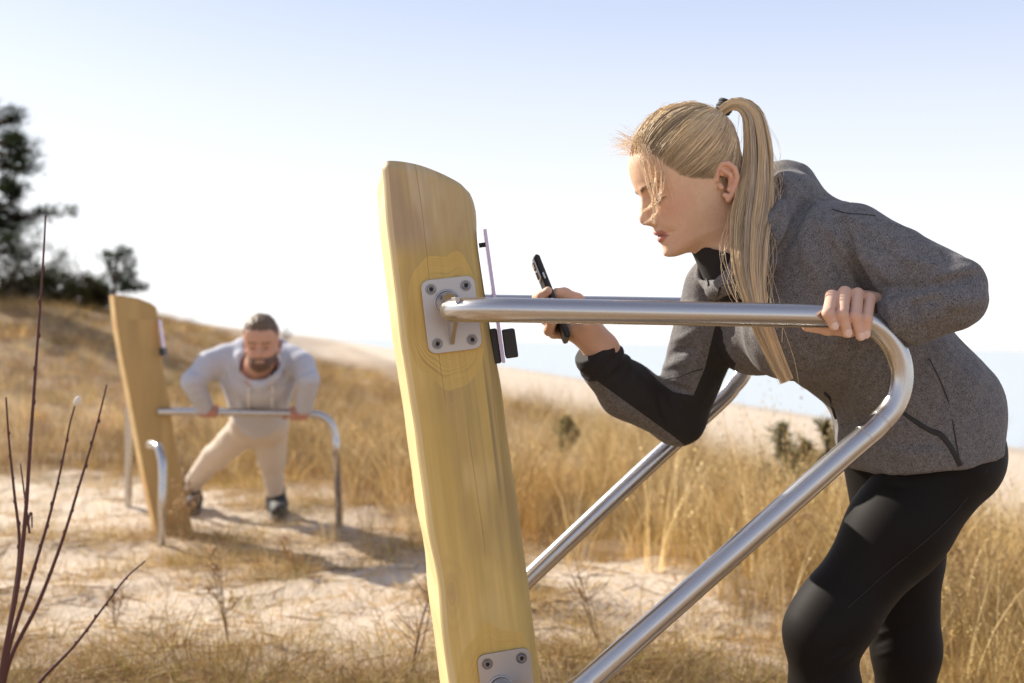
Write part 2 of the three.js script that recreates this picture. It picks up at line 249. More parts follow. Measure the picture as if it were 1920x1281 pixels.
{
  const patch = (x, z, c) => { const n = fbm(x * 0.55, z * 0.55, 7.7, 4), k = sstep(0.02, 0.42, n), m = sstep(0.0, 0.4, fbm(x * 0.9 + 9, z * 0.9, 1.2, 3)); const v = 0.72 + 0.4 * hash3(Math.floor(x * 977), Math.floor(z * 977), 5) + 0.5 * noise3(x * 3.6, z * 3.6, 8); c = c.map((q) => q * v); return [lerp(c[0], 0.17, k * 0.5) * lerp(1.05, 1.3, m), lerp(c[1], 0.105, k * 0.5) * lerp(1.05, 1.24, m), lerp(c[2], 0.065, k * 0.5)]; };
  const r = rng(77), tall = [], low = [], brush = [];
  const inView = (x, z, m = 1.3) => Math.abs(x) < -z * 0.4364 * m + 0.8;
  for (let i = 0; i < 70000 && tall.length < 4200; i++) {            // tall dry grass along the brow of the dune and to the right
    const d = 2.9 + 19 * Math.pow(r(), 1.3), x = (r() * 2 - 1) * (d * 0.50 + 0.5), z = -d, s = shore(d) - x; if (s < 21 || s > 34.6) continue;
    const g = dryness(x, z); if (r() > g * (0.25 + 0.75 * sstep(34.6, 33.2, s))) continue;
    const near = sstep(4.6, 3.2, d), cl = noise3(x * 2.4, z * 2.4, 3); if (cl < -0.15 && r() < 0.75) continue; const k = lerp(1, 0.8, near) * lerp(0.45, 1.05, r() * r()) * (1 + 0.30 * cl);
    tall.push({ x, y: ground(x, z) - 0.01, z, turn: r() * 6.28, tilt: (r() - 0.5) * 0.3, roll: (r() - 0.5) * 0.3 - 0.06, s: k * (s < 33 ? 1 : 0.85), c: patch(x, z, straw(r, 1.0)) });
  }
  for (let i = 0; i < 90000 && brush.length < 7600; i++) {           // browner, lower growth on the rising dune at the left
    const d = 6.5 + 30 * Math.pow(r(), 1.2), x = -d * 0.8 + r() * d * 0.92, z = -d, s = shore(d) - x; if (s < 33 || x > d * 0.08) continue;
    if (r() > dryness(x, z)) continue;
    const b = r(); brush.push({ x, y: ground(x, z) - 0.01, z, turn: r() * 6.28, tilt: (r() - 0.5) * 0.5, roll: (r() - 0.5) * 0.5, s: lerp(0.35, 1.15, r() * (0.5 + 0.5 * sstep(-0.3, 0.4, fbm(x * 0.7, z * 0.7, 2, 3)) )), c: patch(x, z, b < 0.4 ? [0.38 * (0.6 + 0.6 * r()), 0.245 * (0.7 + 0.4 * r()), 0.12] : straw(r, 1.12)) });
  }
  for (let i = 0; i < 60000 && low.length < 7000; i++) {             // thin tufts and straw over the sand in front
    const d = 2.4 + 5.6 * r(), x = (r() * 2 - 1) * (d * 0.47 + 0.4), z = -d, n = 0.5 + 0.5 * fbm(x * 1.7, z * 1.7, 4.4, 4);
    if (r() > 0.12 + 0.9 * sstep(0.46, 0.68, n) + 0.75 * sstep(3.9, 3.1, d)) continue;
    const green = r() < 0.07, fg = sstep(3.7, 3.0, d); low.push({ x, y: ground(x, z) - 0.004, z, turn: r() * 6.28, tilt: (r() - 0.5) * 0.9, roll: (r() - 0.5) * 0.9, s: lerp(0.5, 1.25, r()), c: green ? [0.40, 0.36, 0.09] : straw(r, lerp(1.05, 0.45 + 0.5 * r(), fg)) });
  }
  const stalks = [];
  for (let i = 0; i < 9000 && stalks.length < 420; i++) { const d = 3.2 + 7.5 * r(), x = (r() * 2 - 1) * (d * 0.47 + 0.3), z = -d, s = shore(d) - x; if (s < 25 || r() > dryness(x, z)) continue; const q = 0.8 + 0.45 * r(); stalks.push({ x, y: ground(x, z) - 0.01, z, turn: r() * 6.28, tilt: (r() - 0.5) * 0.4, roll: (r() - 0.5) * 0.4, s: lerp(0.55, 1.05, r()) * lerp(0.75, 1, sstep(3.2, 5, d)), c: [0.80 * q, 0.60 * q, 0.31 * q] }); }
  meadow(numbered('tall_grass'), bladeTuft(140, 7, 0.78, 0.06, 0.45, 0.0030, 0.5), stalks, 'pale gold single stalks standing out of the tall dune grass', 'grass');
  const thirds = (list, k) => list.filter((_, i) => i % 3 === k);
  for (let k = 0; k < 3; k++) {
    meadow(numbered('tall_grass'), bladeTuft(100 + k, [22, 16, 20][k], [0.66, 0.5, 0.80][k], [0.07, 0.11, 0.05][k], [0.55, 1.3, 0.35][k], [0.0019, 0.0022, 0.0015][k], [0.2, 0.1, 0.6][k]), thirds(tall, k), 'tall dry golden grass along the dune behind the steel rails', 'grass');
    meadow(numbered('dune_brush'), bladeTuft(200 + k, 30, [0.34, 0.42, 0.28][k], 0.14, 0.9, 0.0022, 0.15), thirds(brush, k), 'brown dry growth covering the rising dune at the left', 'grass');
    meadow(numbered('short_grass'), bladeTuft(300 + k, 13, [0.12, 0.09, 0.15][k], 0.06, 1.5, 0.0011, 0), thirds(low, k), 'thin short straw tufts scattered over the bare sand', 'grass');
  }
  // straw lying on the sand
  const sticks = []; for (let i = 0; i < 15000; i++) { const d = 2.5 + 6 * r(), x = (r() * 2 - 1) * (d * 0.47 + 0.4), z = -d, n = 0.5 + 0.5 * fbm(x * 1.7, z * 1.7, 4.4, 4); if (r() > 0.25 + sstep(0.42, 0.7, n)) continue; const q = r(); sticks.push({ x, y: ground(x, z) + 0.004, z, turn: r() * 6.28, tilt: (r() - 0.5) * 0.25, roll: (r() - 0.5) * 0.25, s: lerp(0.5, 1.5, r()), c: q < 0.25 ? [0.17, 0.10, 0.06] : straw(r, 1.1) }); }
  const sg = new THREE.CylinderGeometry(0.0012, 0.0016, 0.11, 4, 1); sg.rotateZ(Math.PI / 2);
  meadow('fallen_straw', sg, sticks, 'loose straw and broken stalks lying on the sand', 'straw');
}
// ---------- exercise stations: leaning timber slab with steel hand rails ----------
const steel = new THREE.MeshStandardMaterial({ color: new THREE.Color().setRGB(0.52, 0.50, 0.49), metalness: 1, roughness: 0.26 });
{ const a = tiled(64, 21), b = tiled(200, 22); const t = texture(512, 512, (u, v) => { const x = 0.5 + 0.22 * a(u * 0.25, v) + 0.2 * b(u * 0.1, v); return [x, 0.8 + 0.10 * a(u * 0.2, v) + 0.10 * b(u * 0.1, v), x]; }, false); t.repeat.set(3, 1); steel.roughnessMap = t; steel.roughness = 0.33; }
const plateSteel = new THREE.MeshStandardMaterial({ color: new THREE.Color().setRGB(0.50, 0.465, 0.45), metalness: 1, roughness: 0.45 });
const boltSteel = new THREE.MeshStandardMaterial({ color: new THREE.Color().setRGB(0.25, 0.235, 0.235), metalness: 1, roughness: 0.3 });
const socketDark = mat(0.015, 0.015, 0.017, 0.6);
const rubber = mat(0.022, 0.021, 0.021, 0.55);
const acrylic = new THREE.MeshPhysicalMaterial({ color: new THREE.Color().setRGB(0.62, 0.50, 0.72), roughness: 0.22, clearcoat: 0.4 });

const yaw = 11 * Math.PI / 180;
const BU = CR.clone().multiplyScalar(Math.cos(yaw)).add(V(0, 0, -Math.sin(yaw))).normalize();     // along the rails, away from the timber
const BV = CR.clone().multiplyScalar(Math.sin(yaw)).add(V(0, 0, Math.cos(yaw))).normalize();      // across, towards the viewer
const B0 = P(1030, 583, 1.588);                                                                    // a point on the near rail
const onRail = (px, py, off = 0) => onPlane(px, py, B0.clone().addScaledVector(BV, off), BV);
const RT = 0.01685, FACE = -0.137, FAR = -0.60, BACK = FACE - (FAR + 0.137);

const station = thing('dip_station', 'large pale timber slab with two steel hand rails the woman leans on', 'exercise station');
function railPath(px, yTop, off, arcC, arcR, low, faceOff, stubTop, stubLow) {
  // stub out of the timber, bend, straight rail, half turn, straight rail down, bend, stub back into the timber
  const Q = (x, y) => onRail(x, y, off), pts = [], s = Math.sign(off - faceOff) || 1, R = 0.083;
  const topFoot = stubTop, dirTop = Q(1400, yTop(1400)).sub(Q(1000, yTop(1000))).normalize();
  const ipt = topFoot.clone().addScaledVector(BV, (off - faceOff)).sub(EYEV), iptx = 960 + ipt.dot(CR) / -ipt.z * FPX, inPlaneTop = Q(iptx, yTop(iptx));
  pts.push(topFoot); pts.push(topFoot.clone().lerp(inPlaneTop, 0.2));
  for (let i = 0; i <= 6; i++) { const a = i / 6 * Math.PI / 2; pts.push(inPlaneTop.clone().addScaledVector(BV, -s * R * (1 - Math.sin(a))).addScaledVector(dirTop, R * (1 - Math.cos(a)))); }
  for (const x of px) pts.push(Q(x, yTop(x)));
  const [cx, cy] = arcC; const aEnd = Math.atan2(low[1][1] - low[0][1], low[1][0] - low[0][0]);
  for (let i = 0; i <= 10; i++) { const a = -Math.PI / 2 + (i / 10) * aEnd; pts.push(Q(cx + arcR * Math.cos(a), cy + arcR * Math.sin(a))); }
  for (const [x, y] of low) pts.push(Q(x, y));
  const dirLow = Q(low[low.length - 1][0], low[low.length - 1][1]).sub(Q(low[0][0], low[0][1])).normalize();
  const lf = low[low.length - 1], ll = low[low.length - 2], inPlaneLow = Q(lf[0] + (lf[0] - ll[0]) * 0.9, lf[1] + (lf[1] - ll[1]) * 0.9);
  for (let i = 6; i >= 0; i--) { const a = i / 6 * Math.PI / 2; pts.push(inPlaneLow.clone().addScaledVector(BV, -s * R * (1 - Math.sin(a))).addScaledVector(dirLow, -R * (1 - Math.cos(a)))); }
  pts.push(stubLow.clone().lerp(inPlaneLow, 0.2)); pts.push(stubLow);
  return pts;
}
// the timber: its two front corners, read along its length
const AX0 = onRail(925, 1281, FACE), AX1 = onRail(812, 325, FACE), AX = AX1.clone().sub(AX0).normalize();
const AW = BU.clone().addScaledVector(AX, -BU.dot(AX)).normalize(), AN = V().crossVectors(AW, AX).normalize();   // across the face, out of the face
const along = (p) => p.clone().sub(AX0).dot(AX), across = (p) => p.clone().sub(AX0).dot(AW);
const edgeRow = (rows) => stable3(rows.map(([x, y]) => { const p = onRail(x, y, FACE); return [along(p), across(p)]; }).sort((a, b) => a[0] - b[0]));
function stable3(rows) { const f = table(rows); return (t) => (f(t - 0.03) + 2 * f(t - 0.012) + 2 * f(t) + 2 * f(t + 0.012) + f(t + 0.03)) / 8; }
const leftEdge = edgeRow([[716, 296], [721, 330], [724, 400], [737, 500], [747, 580], [752, 640], [763, 700], [768, 740], [779, 800], [785, 860], [796, 930], [803, 1000], [818, 1060], [826, 1110], [828, 1170], [836, 1230], [844, 1281], [900, 1750], [908, 1830]]);
const rightEdge = edgeRow([[880, 345], [900, 372], [904, 395], [899, 425], [905, 470], [914, 530], [925, 600], [933, 650], [944, 700], [951, 740], [957, 800], [966, 860], [976, 930], [986, 1000], [1000, 1100], [1011, 1190], [1023, 1281], [1080, 1750], [1090, 1830]]);
const tTop = 1.0, plateUp = onRail(847, 590, FACE), plateLow = onRail(952, 1290, FACE), tUp = along(plateUp), tLow = along(plateLow);
function slabSection(t, j) {                                             // (w, depth, natural depth) round the timber; j 0..1
  const wl = leftEdge(t), wr = rightEdge(t), wc = (wl + wr) / 2, hw = (wr - wl) / 2, D = BACK;
  // perimeter: front face 0..0.5 (left to right), right face ..0.65, back ..0.85, left face ..1
  const wob = 0.0035 * noise3(t * 9, 1.5, 0) + 0.002 * noise3(t * 24, 4.5, 0);
  let w, z;
  if (j <= 0.5) { const q = j / 0.5 * 2 - 1; w = wc + hw * Math.sign(q) * Math.pow(Math.abs(q), 0.9); const e = (w - wc) / hw; const sf = 1 - Math.pow(Math.abs(e), 6); z = -0.008 * e * e - 0.010 * Math.pow(Math.max(0, -e), 14) - 0.030 * Math.pow(Math.max(0, e), 9) + sf * (0.0025 * noise3(t * 5, w * 22, 2) + 0.0012 * noise3(t * 16, w * 50, 7)); }
  else if (j <= 0.65) { const q = (j - 0.5) / 0.15; w = wr + 0.004 * Math.sin(q * Math.PI); z = lerp(-0.038, -D + 0.03, q); }
  else if (j <= 0.85) { const q = (j - 0.65) / 0.2 * 2 - 1, e = -q; w = e < 0 ? lerp(wc, wl + 0.0135, -e) : lerp(wc, wr - 0.002, e); z = -D + 0.012 * e * e + 0.018 * Math.pow(Math.abs(e), 8); }
  else { const q = (j - 0.85) / 0.15; w = wl + 0.0135 * (1 - q) + 0.002 * Math.sin(q * Math.PI) + wob * Math.sin(q * Math.PI); z = lerp(-D + 0.03, -0.018, q); }
  let nat = z;
  if (j <= 0.5) for (const tp of [tUp, tLow]) { const f = -0.0080 + Math.pow((t - tp + 0.002) / 0.098, 2) * 0.0080 + 0.0012 * Math.pow((w - wc) / hw, 2) + 0.0008 * noise3(t * 30, w * 30, 5); if (z > f) z = f - 0; }
  return [w, z, nat];
}
{
  const N = 260, M = 150, pos = [], uv = [], idx = [], t0 = along(onRail(1000, 1800, FACE)), t1 = along(onRail(812, 322, FACE));
  const topOf = (w) => { const wl = leftEdge(t1), e = clamp((w - wl) / 0.14, 0, 1.2); return -0.060 * Math.pow(e, 1.7) + 0.024; };
  const place = (t, j) => { const [w, z] = slabSection(t, j); return AX0.clone().addScaledVector(AX, t).addScaledVector(AW, w).addScaledVector(AN, z); };
  for (let i = 0; i <= N; i++) for (let k = 0; k <= M; k++) {
    const j = k / M, s0 = i / N, w0 = slabSection(t1 - 0.02, j)[0], tt = lerp(t0, t1 + topOf(w0), s0); const p = place(tt, j);
    const e = sstep(0.988, 1, s0); if (e > 0) { const c = place(tt, 0.25).addScaledVector(AN, -BACK / 2); p.lerp(c, 0.05 * e * e); }
    pos.push(p.x, p.y, p.z); uv.push(j, (tt - t0) / 1.6);
  }
  for (let i = 0; i < N; i++) for (let k = 0; k < M; k++) { const a = i * (M + 1) + k, b = a + M + 1; idx.push(a, a + 1, b, a + 1, b + 1, b); }
  const top = [], base = pos.length / 3, c = V(); for (let k = 0; k < M; k++) { const o = (N * (M + 1) + k) * 3; c.add(V(pos[o], pos[o + 1], pos[o + 2])); } c.divideScalar(M);
  for (let k = 0; k <= M; k++) { const o = (N * (M + 1) + k) * 3; pos.push(pos[o], pos[o + 1], pos[o + 2]); uv.push(k / M, 0.985); } pos.push(c.x, c.y + 0.006, c.z); uv.push(0.5, 0.995);
  for (let k = 0; k < M; k++) idx.push(base + k, base + k + 1, base + M + 1);
  const g = new THREE.BufferGeometry(); g.setAttribute('position', new THREE.Float32BufferAttribute(pos, 3)); g.setAttribute('uv', new THREE.Float32BufferAttribute(uv, 2)); g.setIndex(idx); g.computeVertexNormals();
  const TL = 1.6;
  const wood = texture(1024, 2048, (u, v) => {
    const t = t0 + v * TL, [w, z, nat] = slabSection(t, u), cutIn = nat - z, face = u <= 0.5;
    const streak = fbm(w * 42, t * 2.2, 3 + z * 8, 4), fine = fbm(w * 260, t * 7, 8, 3), blot = fbm(w * 11, t * 4.5, 11, 4), mott = fbm(w * 30, t * 10, 21, 3);
    let r = 0.69, gg = 0.485, b = 0.165;
    const m = (k, c) => { r = lerp(r, c[0], k); gg = lerp(gg, c[1], k); b = lerp(b, c[2], k); };
    m(clamp(0.5 + streak * 1.3, 0, 1) * 0.75, [0.50, 0.345, 0.095]);
    m(sstep(0.0, 0.35, blot) * 0.7, [0.46, 0.315, 0.115]);
    m(sstep(0.05, 0.5, mott) * 0.5, [0.72, 0.53, 0.225]);
    if (face && cutIn > 0.0002) { const ring = cutIn / (0.00056 + 0.00012 * noise3(cutIn * 900, 3, 3)) + 0.35 * noise3(w * 30, t * 14, 3), f = ring - Math.floor(ring); m(0.8, [0.65, 0.44, 0.125]); m((f < 0.5 ? sstep(0.18, 0.5, f) : 1 - sstep(0.5, 0.62, f)) * (0.38 + 0.4 * noise3(w * 25, t * 12, 44)), [0.40, 0.235, 0.065]); }
    else if (face) {
      const up = sstep(tUp + 0.085, tUp + 0.13, t); m(up * 0.55, [0.52, 0.39, 0.235]); m(up * sstep(-0.05, 0.35, fbm(w * 26, t * 5, 31, 4)) * 0.8, [0.41, 0.29, 0.18]); m(up * sstep(0.1, 0.4, fbm(w * 33, t * 7, 41, 3)) * 0.5, [0.62, 0.52, 0.36]);
      const gx = (w - 0.045 - 0.012 * noise3(t * 3, 0, 3)) / 0.022; m(Math.exp(-gx * gx) * sstep(0.12, 0.3, t) * sstep(0.62, 0.5, t) * sstep(-0.35, 0.3, fbm(w * 90, t * 3, 17, 3)) * 0.85, [0.22, 0.165, 0.095]);
      const ke = 1 + 0.0; for (const [kx, kt, s] of [[-0.012, 0.43, 1], [-0.045, 0.14, 1.25], [0.03, 0.66, 0.8]]) { const dx = (w - kx) / (0.011 * s), dy = (t - kt) / (0.03 * s), q = Math.hypot(dx, dy) + 0.25 * noise3(w * 60, t * 30, 6); if (q < 2.2) { const f = 0.5 + 0.5 * Math.cos(q * 9); m((1 - q / 2.2) * f * 0.4, [0.45, 0.30, 0.13]); if (q < 0.5) m(0.35, [0.40, 0.25, 0.14]); } }
    }
    const crk = Math.abs(w - 0.02 - 0.03 * noise3(t * 1.3, 5, 9) - 0.004 * noise3(t * 14, 2, 2)); if (face && crk < 0.0009) m(0.38 * sstep(0.25, 0.5, noise3(t * 7.1, 8, 8)), [0.20, 0.13, 0.06]); const crk2 = Math.abs(w + 0.035 - 0.02 * noise3(t * 1.7, 15, 9) - 0.003 * noise3(t * 17, 2, 2)); if (face && crk2 < 0.0007) m(0.5 * sstep(0.2, 0.5, noise3(t * 6.3, 18, 8)), [0.22, 0.14, 0.06]);
    if (u > 0.85 || u < 0.035) m(0.5, [0.74, 0.62, 0.37]);
    const k = 1 + 0.10 * fine; return [r * k, gg * k, b * k];
  });
  const bump = texture(512, 1024, (u, v) => { const t = t0 + v * TL, [w] = slabSection(t, u), x = 0.5 + 0.3 * fbm(w * 120, t * 9, 2, 3); return [x, x, x]; }, false);
  part('timber_slab', g, new THREE.MeshStandardMaterial({ map: wood, bumpMap: bump, bumpScale: 0.0012, roughness: 0.62 }), station);
}
// the near and far rails
const nearTop = (x) => 583 + (x - 1030) * 0.0191, farTop = (x) => 569.5 + (x - 940) * 0.0135;
const faceAt = (p, deep) => p;                                           // on the face of the timber
const stubUp = onRail(838, 568, FACE - 0.004), stubDown = onRail(938, 1290, FACE - 0.004);
const nearRail = railPath([1080, 1200, 1330, 1460, 1560], nearTop, 0, [1579, 705], 112, [[1640, 803], [1596, 841], [1360, 1050], [1124, 1260], [1070, 1308]], FACE - 0.004, stubUp, stubDown);
const farUp = onRail(852, 566, FAR - 0.0).addScaledVector(BV, 0.137), farDown = onRail(880, 1190, FAR).addScaledVector(BV, 0.137);
const farRail = railPath([985, 1080, 1190, 1300], farTop, FAR, [1317, 660], 86, [[1364, 738], [1223.6, 866], [997, 1079], [950, 1123]], FAR + 0.137, farUp, farDown);
const nearMesh = part('hand_rail', tubeGeo(nearRail, RT, 260, 32), steel, station, 'near steel hand rail with the hand on it');
part('hand_rail', tubeGeo(farRail, RT, 220, 28), steel, station, 'far steel hand rail behind the arm holding the phone');
// weld seams on the near rail
function ringAt(x, y, off, dx, dy) { const p = onRail(x, y, off), q = onRail(x + dx, y + dy, off).sub(p).normalize(); const g = new THREE.TorusGeometry(RT + 0.0001, 0.00075, 8, 36); g.applyQuaternion(new THREE.Quaternion().setFromUnitVectors(V(0, 0, 1), q)); g.translate(p.x, p.y, p.z); return g; }
part('weld_seam', ringAt(1653, 789, 0, -0.66, 0.59), steel, nearMesh); part('weld_seam', ringAt(1622, 818, 0, -0.75, 0.66), steel, nearMesh);
part('weld_seam', ringAt(1560, 592.5, 0, 1, 0.02), steel, nearMesh);
// mounting plates with their bolts and gussets
function plateShape(w, h, r) { const s = new THREE.Shape(); s.moveTo(-w / 2 + r, -h / 2); s.lineTo(w / 2 - r, -h / 2); s.quadraticCurveTo(w / 2, -h / 2, w / 2, -h / 2 + r); s.lineTo(w / 2, h / 2 - r); s.quadraticCurveTo(w / 2, h / 2, w / 2 - r, h / 2); s.lineTo(-w / 2 + r, h / 2); s.quadraticCurveTo(-w / 2, h / 2, -w / 2, h / 2 - r); s.lineTo(-w / 2, -h / 2 + r); s.quadraticCurveTo(-w / 2, -h / 2, -w / 2 + r, -h / 2); return s; }
function mountingPlate(center, frame, parent, w, h, stub, gusset) {
  const M = new THREE.Matrix4().makeBasis(...frame).setPosition(center);
  const g = new THREE.ExtrudeGeometry(plateShape(w, h, 0.0135), { depth: 0.004, bevelEnabled: true, bevelSize: 0.0007, bevelThickness: 0.0007, bevelSegments: 3, curveSegments: 10 }); g.translate(0, 0, -0.002); g.applyMatrix4(M);
  const pl = part('mounting_plate', g, plateSteel, parent);
  for (const sx of [-1, 1]) for (const sy of [-1, 1]) {
    const bx = sx * (w / 2 - 0.0135), by = sy * (h / 2 - 0.0135);
    const parts = [new THREE.CylinderGeometry(0.0080, 0.0083, 0.0012, 28).rotateX(Math.PI / 2).translate(0, 0, 0.0032), new THREE.LatheGeometry([[0.0028, 0.0032], [0.0028, 0.0062], [0.0050, 0.0062], [0.0058, 0.0054], [0.0060, 0.0036]].map(([a, b]) => new THREE.Vector2(a, b)), 24).rotateX(Math.PI / 2)];
    const b = part('bolt', merged(parts).translate(bx, by, 0).applyMatrix4(M), boltSteel, pl);
    void b; part('bolt_socket', new THREE.CylinderGeometry(0.0029, 0.0029, 0.0012, 6).rotateX(Math.PI / 2).translate(bx, by, 0.0037).applyMatrix4(M), socketDark, pl);
  }
  if (gusset) { const s = new THREE.Shape(); s.moveTo(0, 0.006); s.lineTo(0, -0.058); s.lineTo(0.004, -0.060); s.bezierCurveTo(0.030, -0.046, 0.055, -0.030, 0.105, -0.012); s.lineTo(0.105, 0.004); s.closePath();
    const q = new THREE.ExtrudeGeometry(s, { depth: 0.005, bevelEnabled: true, bevelSize: 0.0006, bevelThickness: 0.0006, bevelSegments: 2 }); q.translate(0, 0, -0.0025); q.rotateY(-Math.PI / 2); q.translate(stub[0], stub[1], 0.002); q.applyMatrix4(M); part('gusset', q, plateSteel, pl);
    const ring = new THREE.TorusGeometry(RT + 0.0012, 0.0018, 8, 36); ring.translate(stub[0], stub[1], 0.0035); ring.applyMatrix4(M); part('weld_seam', ring, plateSteel, pl); }
  return pl;
}
{
  const c1 = plateUp.clone().addScaledVector(AN, -0.0035), fr = [AW, AX, AN], rel = (c, p) => { const q = p.clone().sub(c); return [q.dot(AW), q.dot(AX)]; };
  mountingPlate(c1, fr, station, 0.078, 0.106, rel(c1, stubUp), true);
  const c2 = plateLow.clone().addScaledVector(AN, -0.0035); mountingPlate(c2, fr, station, 0.078, 0.106, rel(c2, stubDown), true);
}
{ // sign panel seen on edge, held off the timber by studs
  const a = onPlane(909, 436, P(909, 436, 1.80), BV), b = onPlane(943, 677, P(909, 436, 1.80), BV), up = a.clone().sub(b), h = up.length(); up.normalize();
  const dp = ray(926, 556).negate().normalize().applyAxisAngle(V(0, 1, 0), 0.012), side = V().crossVectors(up, dp).normalize(), M = new THREE.Matrix4().makeBasis(side, up, V().crossVectors(side, up)).setPosition(a.clone().add(b).multiplyScalar(0.5));
  const g = new RoundedBoxGeometry(0.0048, h, 0.15, 2, 0.001).applyMatrix4(M); const s = part('sign_panel', g, acrylic, station, 'thin violet edged sign panel seen from its side');
  part('stand_off', new THREE.CylinderGeometry(0.0035, 0.0035, 0.010, 16).rotateZ(Math.PI / 2).translate(-0.007, h / 2 - 0.022, 0.06).applyMatrix4(M), rubber, s);
  part('stand_off', new RoundedBoxGeometry(0.012, 0.052, 0.05, 3, 0.003).translate(-0.009, -h / 2 + 0.026, 0.045).applyMatrix4(M), rubber, s);
  part('black_clip', new RoundedBoxGeometry(0.019, 0.043, 0.055, 3, 0.0028).translate(0.0135, -h / 2 + 0.027, 0.045).applyMatrix4(M), rubber, s, 'small black block clipped to the foot of the sign panel');
}
// ---------- people: shared ----------
const pores = (() => { const a = tiled(170, 51), b = tiled(60, 52), c = tiled(256, 53); return texture(512, 512, (u, v) => { const q = 0.5 + 0.22 * a(u, v) + 0.18 * b(u, v) + 0.2 * c(u, v); return [q, q, q]; }, false); })();
const skinMat = new THREE.MeshPhysicalMaterial({ vertexColors: true, roughness: 0.52, sheen: 0.25, sheenRoughness: 0.5, sheenColor: new THREE.Color(0.9, 0.5, 0.35), specularIntensity: 0.6, bumpMap: pores, bumpScale: 0.00035 });
function paint(geo, fn) { const p = geo.attributes.position, c = new Float32Array(p.count * 3); for (let i = 0; i < p.count; i++) { const q = fn(p.getX(i), p.getY(i), p.getZ(i)); c[i * 3] = q[0]; c[i * 3 + 1] = q[1]; c[i * 3 + 2] = q[2]; } geo.setAttribute('color', new THREE.BufferAttribute(c, 3)); return geo; }
function joined(list) { return mergeGeometries(list.map((g) => { const o = g.index ? g.toNonIndexed() : g.clone(); for (const k of Object.keys(o.attributes)) if (!['position', 'normal', 'color'].includes(k)) o.deleteAttribute(k); return o; })); }
// adds creases that follow the cloth: list of [points on it, width, height]
function creased(f, list) {
  const L = [];
  for (const [pts, w, h] of list) { const q = pts.filter(Boolean); if (q.length < 2) continue; const n = q.length - 1, segs = []; for (let i = 0; i < n; i++) if (q[i].distanceTo(q[i + 1]) < 0.14) segs.push([q[i].x, q[i].y, q[i].z, q[i + 1].x - q[i].x, q[i + 1].y - q[i].y, q[i + 1].z - q[i].z, i / n]); const [lo, hi] = boundsOf(q, 2.6 * w); L.push({ segs, n, w, h, lo, hi }); }
  return (x, y, z) => { let v = f(x, y, z); if (Math.abs(v) < 0.03) for (const c of L) { if (x < c.lo.x || y < c.lo.y || z < c.lo.z || x > c.hi.x || y > c.hi.y || z > c.hi.z) continue; let best = 1e9, bt = 0; for (const s of c.segs) { const px = x - s[0], py = y - s[1], pz = z - s[2]; const t = clamp((px * s[3] + py * s[4] + pz * s[5]) / (s[3] * s[3] + s[4] * s[4] + s[5] * s[5] + 1e-9), 0, 1), ex = px - t * s[3], ey = py - t * s[4], ez = pz - t * s[5], d = ex * ex + ey * ey + ez * ez; if (d < best) { best = d; bt = s[6] + t / c.n; } } const q = best / (c.w * c.w); if (q < 7) v -= c.h * Math.exp(-q) * (0.25 + 0.75 * Math.sin(Math.PI * bt)); } return v; };
}
const foldLine = (f, a, b, c, d, d0, d1, k = 7) => { const o = []; for (let i = 0; i <= k; i++) { const t = i / k, s = Math.sin(Math.PI * t) * 0.06 * noise3(a * 0.1, b * 0.1, 3); o.push(meet(f, lerp(a, c, t) + (d - b) * s, lerp(b, d, t) - (c - a) * s, d0, d1)); } return o; };
// hair or cord: many thin three-sided strands in one mesh; each strand {p: [points], r: function of t, c: colour}
function strandMesh(list, n = 8) {
  let cnt = 0; for (const s of list) cnt += (s.n ?? n) + 1; const pos = new Float32Array(cnt * 9), nor = new Float32Array(cnt * 9), col = new Float32Array(cnt * 9), idx = []; let o = 0;
  const up = V(0.13, 0.29, 0.95), t = V(), a = V(), b = V(), q = V();
  for (const s of list) {
    const c = new THREE.CatmullRomCurve3(s.p, false, 'centripetal'), k = s.n ?? n, base = o; const pts = []; for (let i = 0; i <= k; i++) pts.push(c.getPoint(i / k));
    for (let i = 0; i <= k; i++) {
      t.copy(pts[Math.min(k, i + 1)]).sub(pts[Math.max(0, i - 1)]).normalize(); a.crossVectors(t, up).normalize(); b.crossVectors(a, t);
      const r = s.r(i / k), cc = typeof s.c === 'function' ? s.c(i / k) : s.c;
      for (let j = 0; j < 3; j++) { const g = j * 2.0944 + (s.spin ?? 0); q.set(0, 0, 0).addScaledVector(a, Math.cos(g)).addScaledVector(b, Math.sin(g)); const w = (o * 3 + j) * 3; pos[w] = pts[i].x + q.x * r; pos[w + 1] = pts[i].y + q.y * r; pos[w + 2] = pts[i].z + q.z * r; nor[w] = q.x; nor[w + 1] = q.y; nor[w + 2] = q.z; col[w] = cc[0]; col[w + 1] = cc[1]; col[w + 2] = cc[2]; }
      if (i < k) for (let j = 0; j < 3; j++) { const A = o * 3 + j, B = o * 3 + (j + 1) % 3; idx.push(A, A + 3, B, B, A + 3, B + 3); }
      o++;
    } void base;
  }
  const g = new THREE.BufferGeometry(); g.setAttribute('position', new THREE.BufferAttribute(pos, 3)); g.setAttribute('normal', new THREE.BufferAttribute(nor, 3)); g.setAttribute('color', new THREE.BufferAttribute(col, 3)); g.setIndex(idx); return g;
}
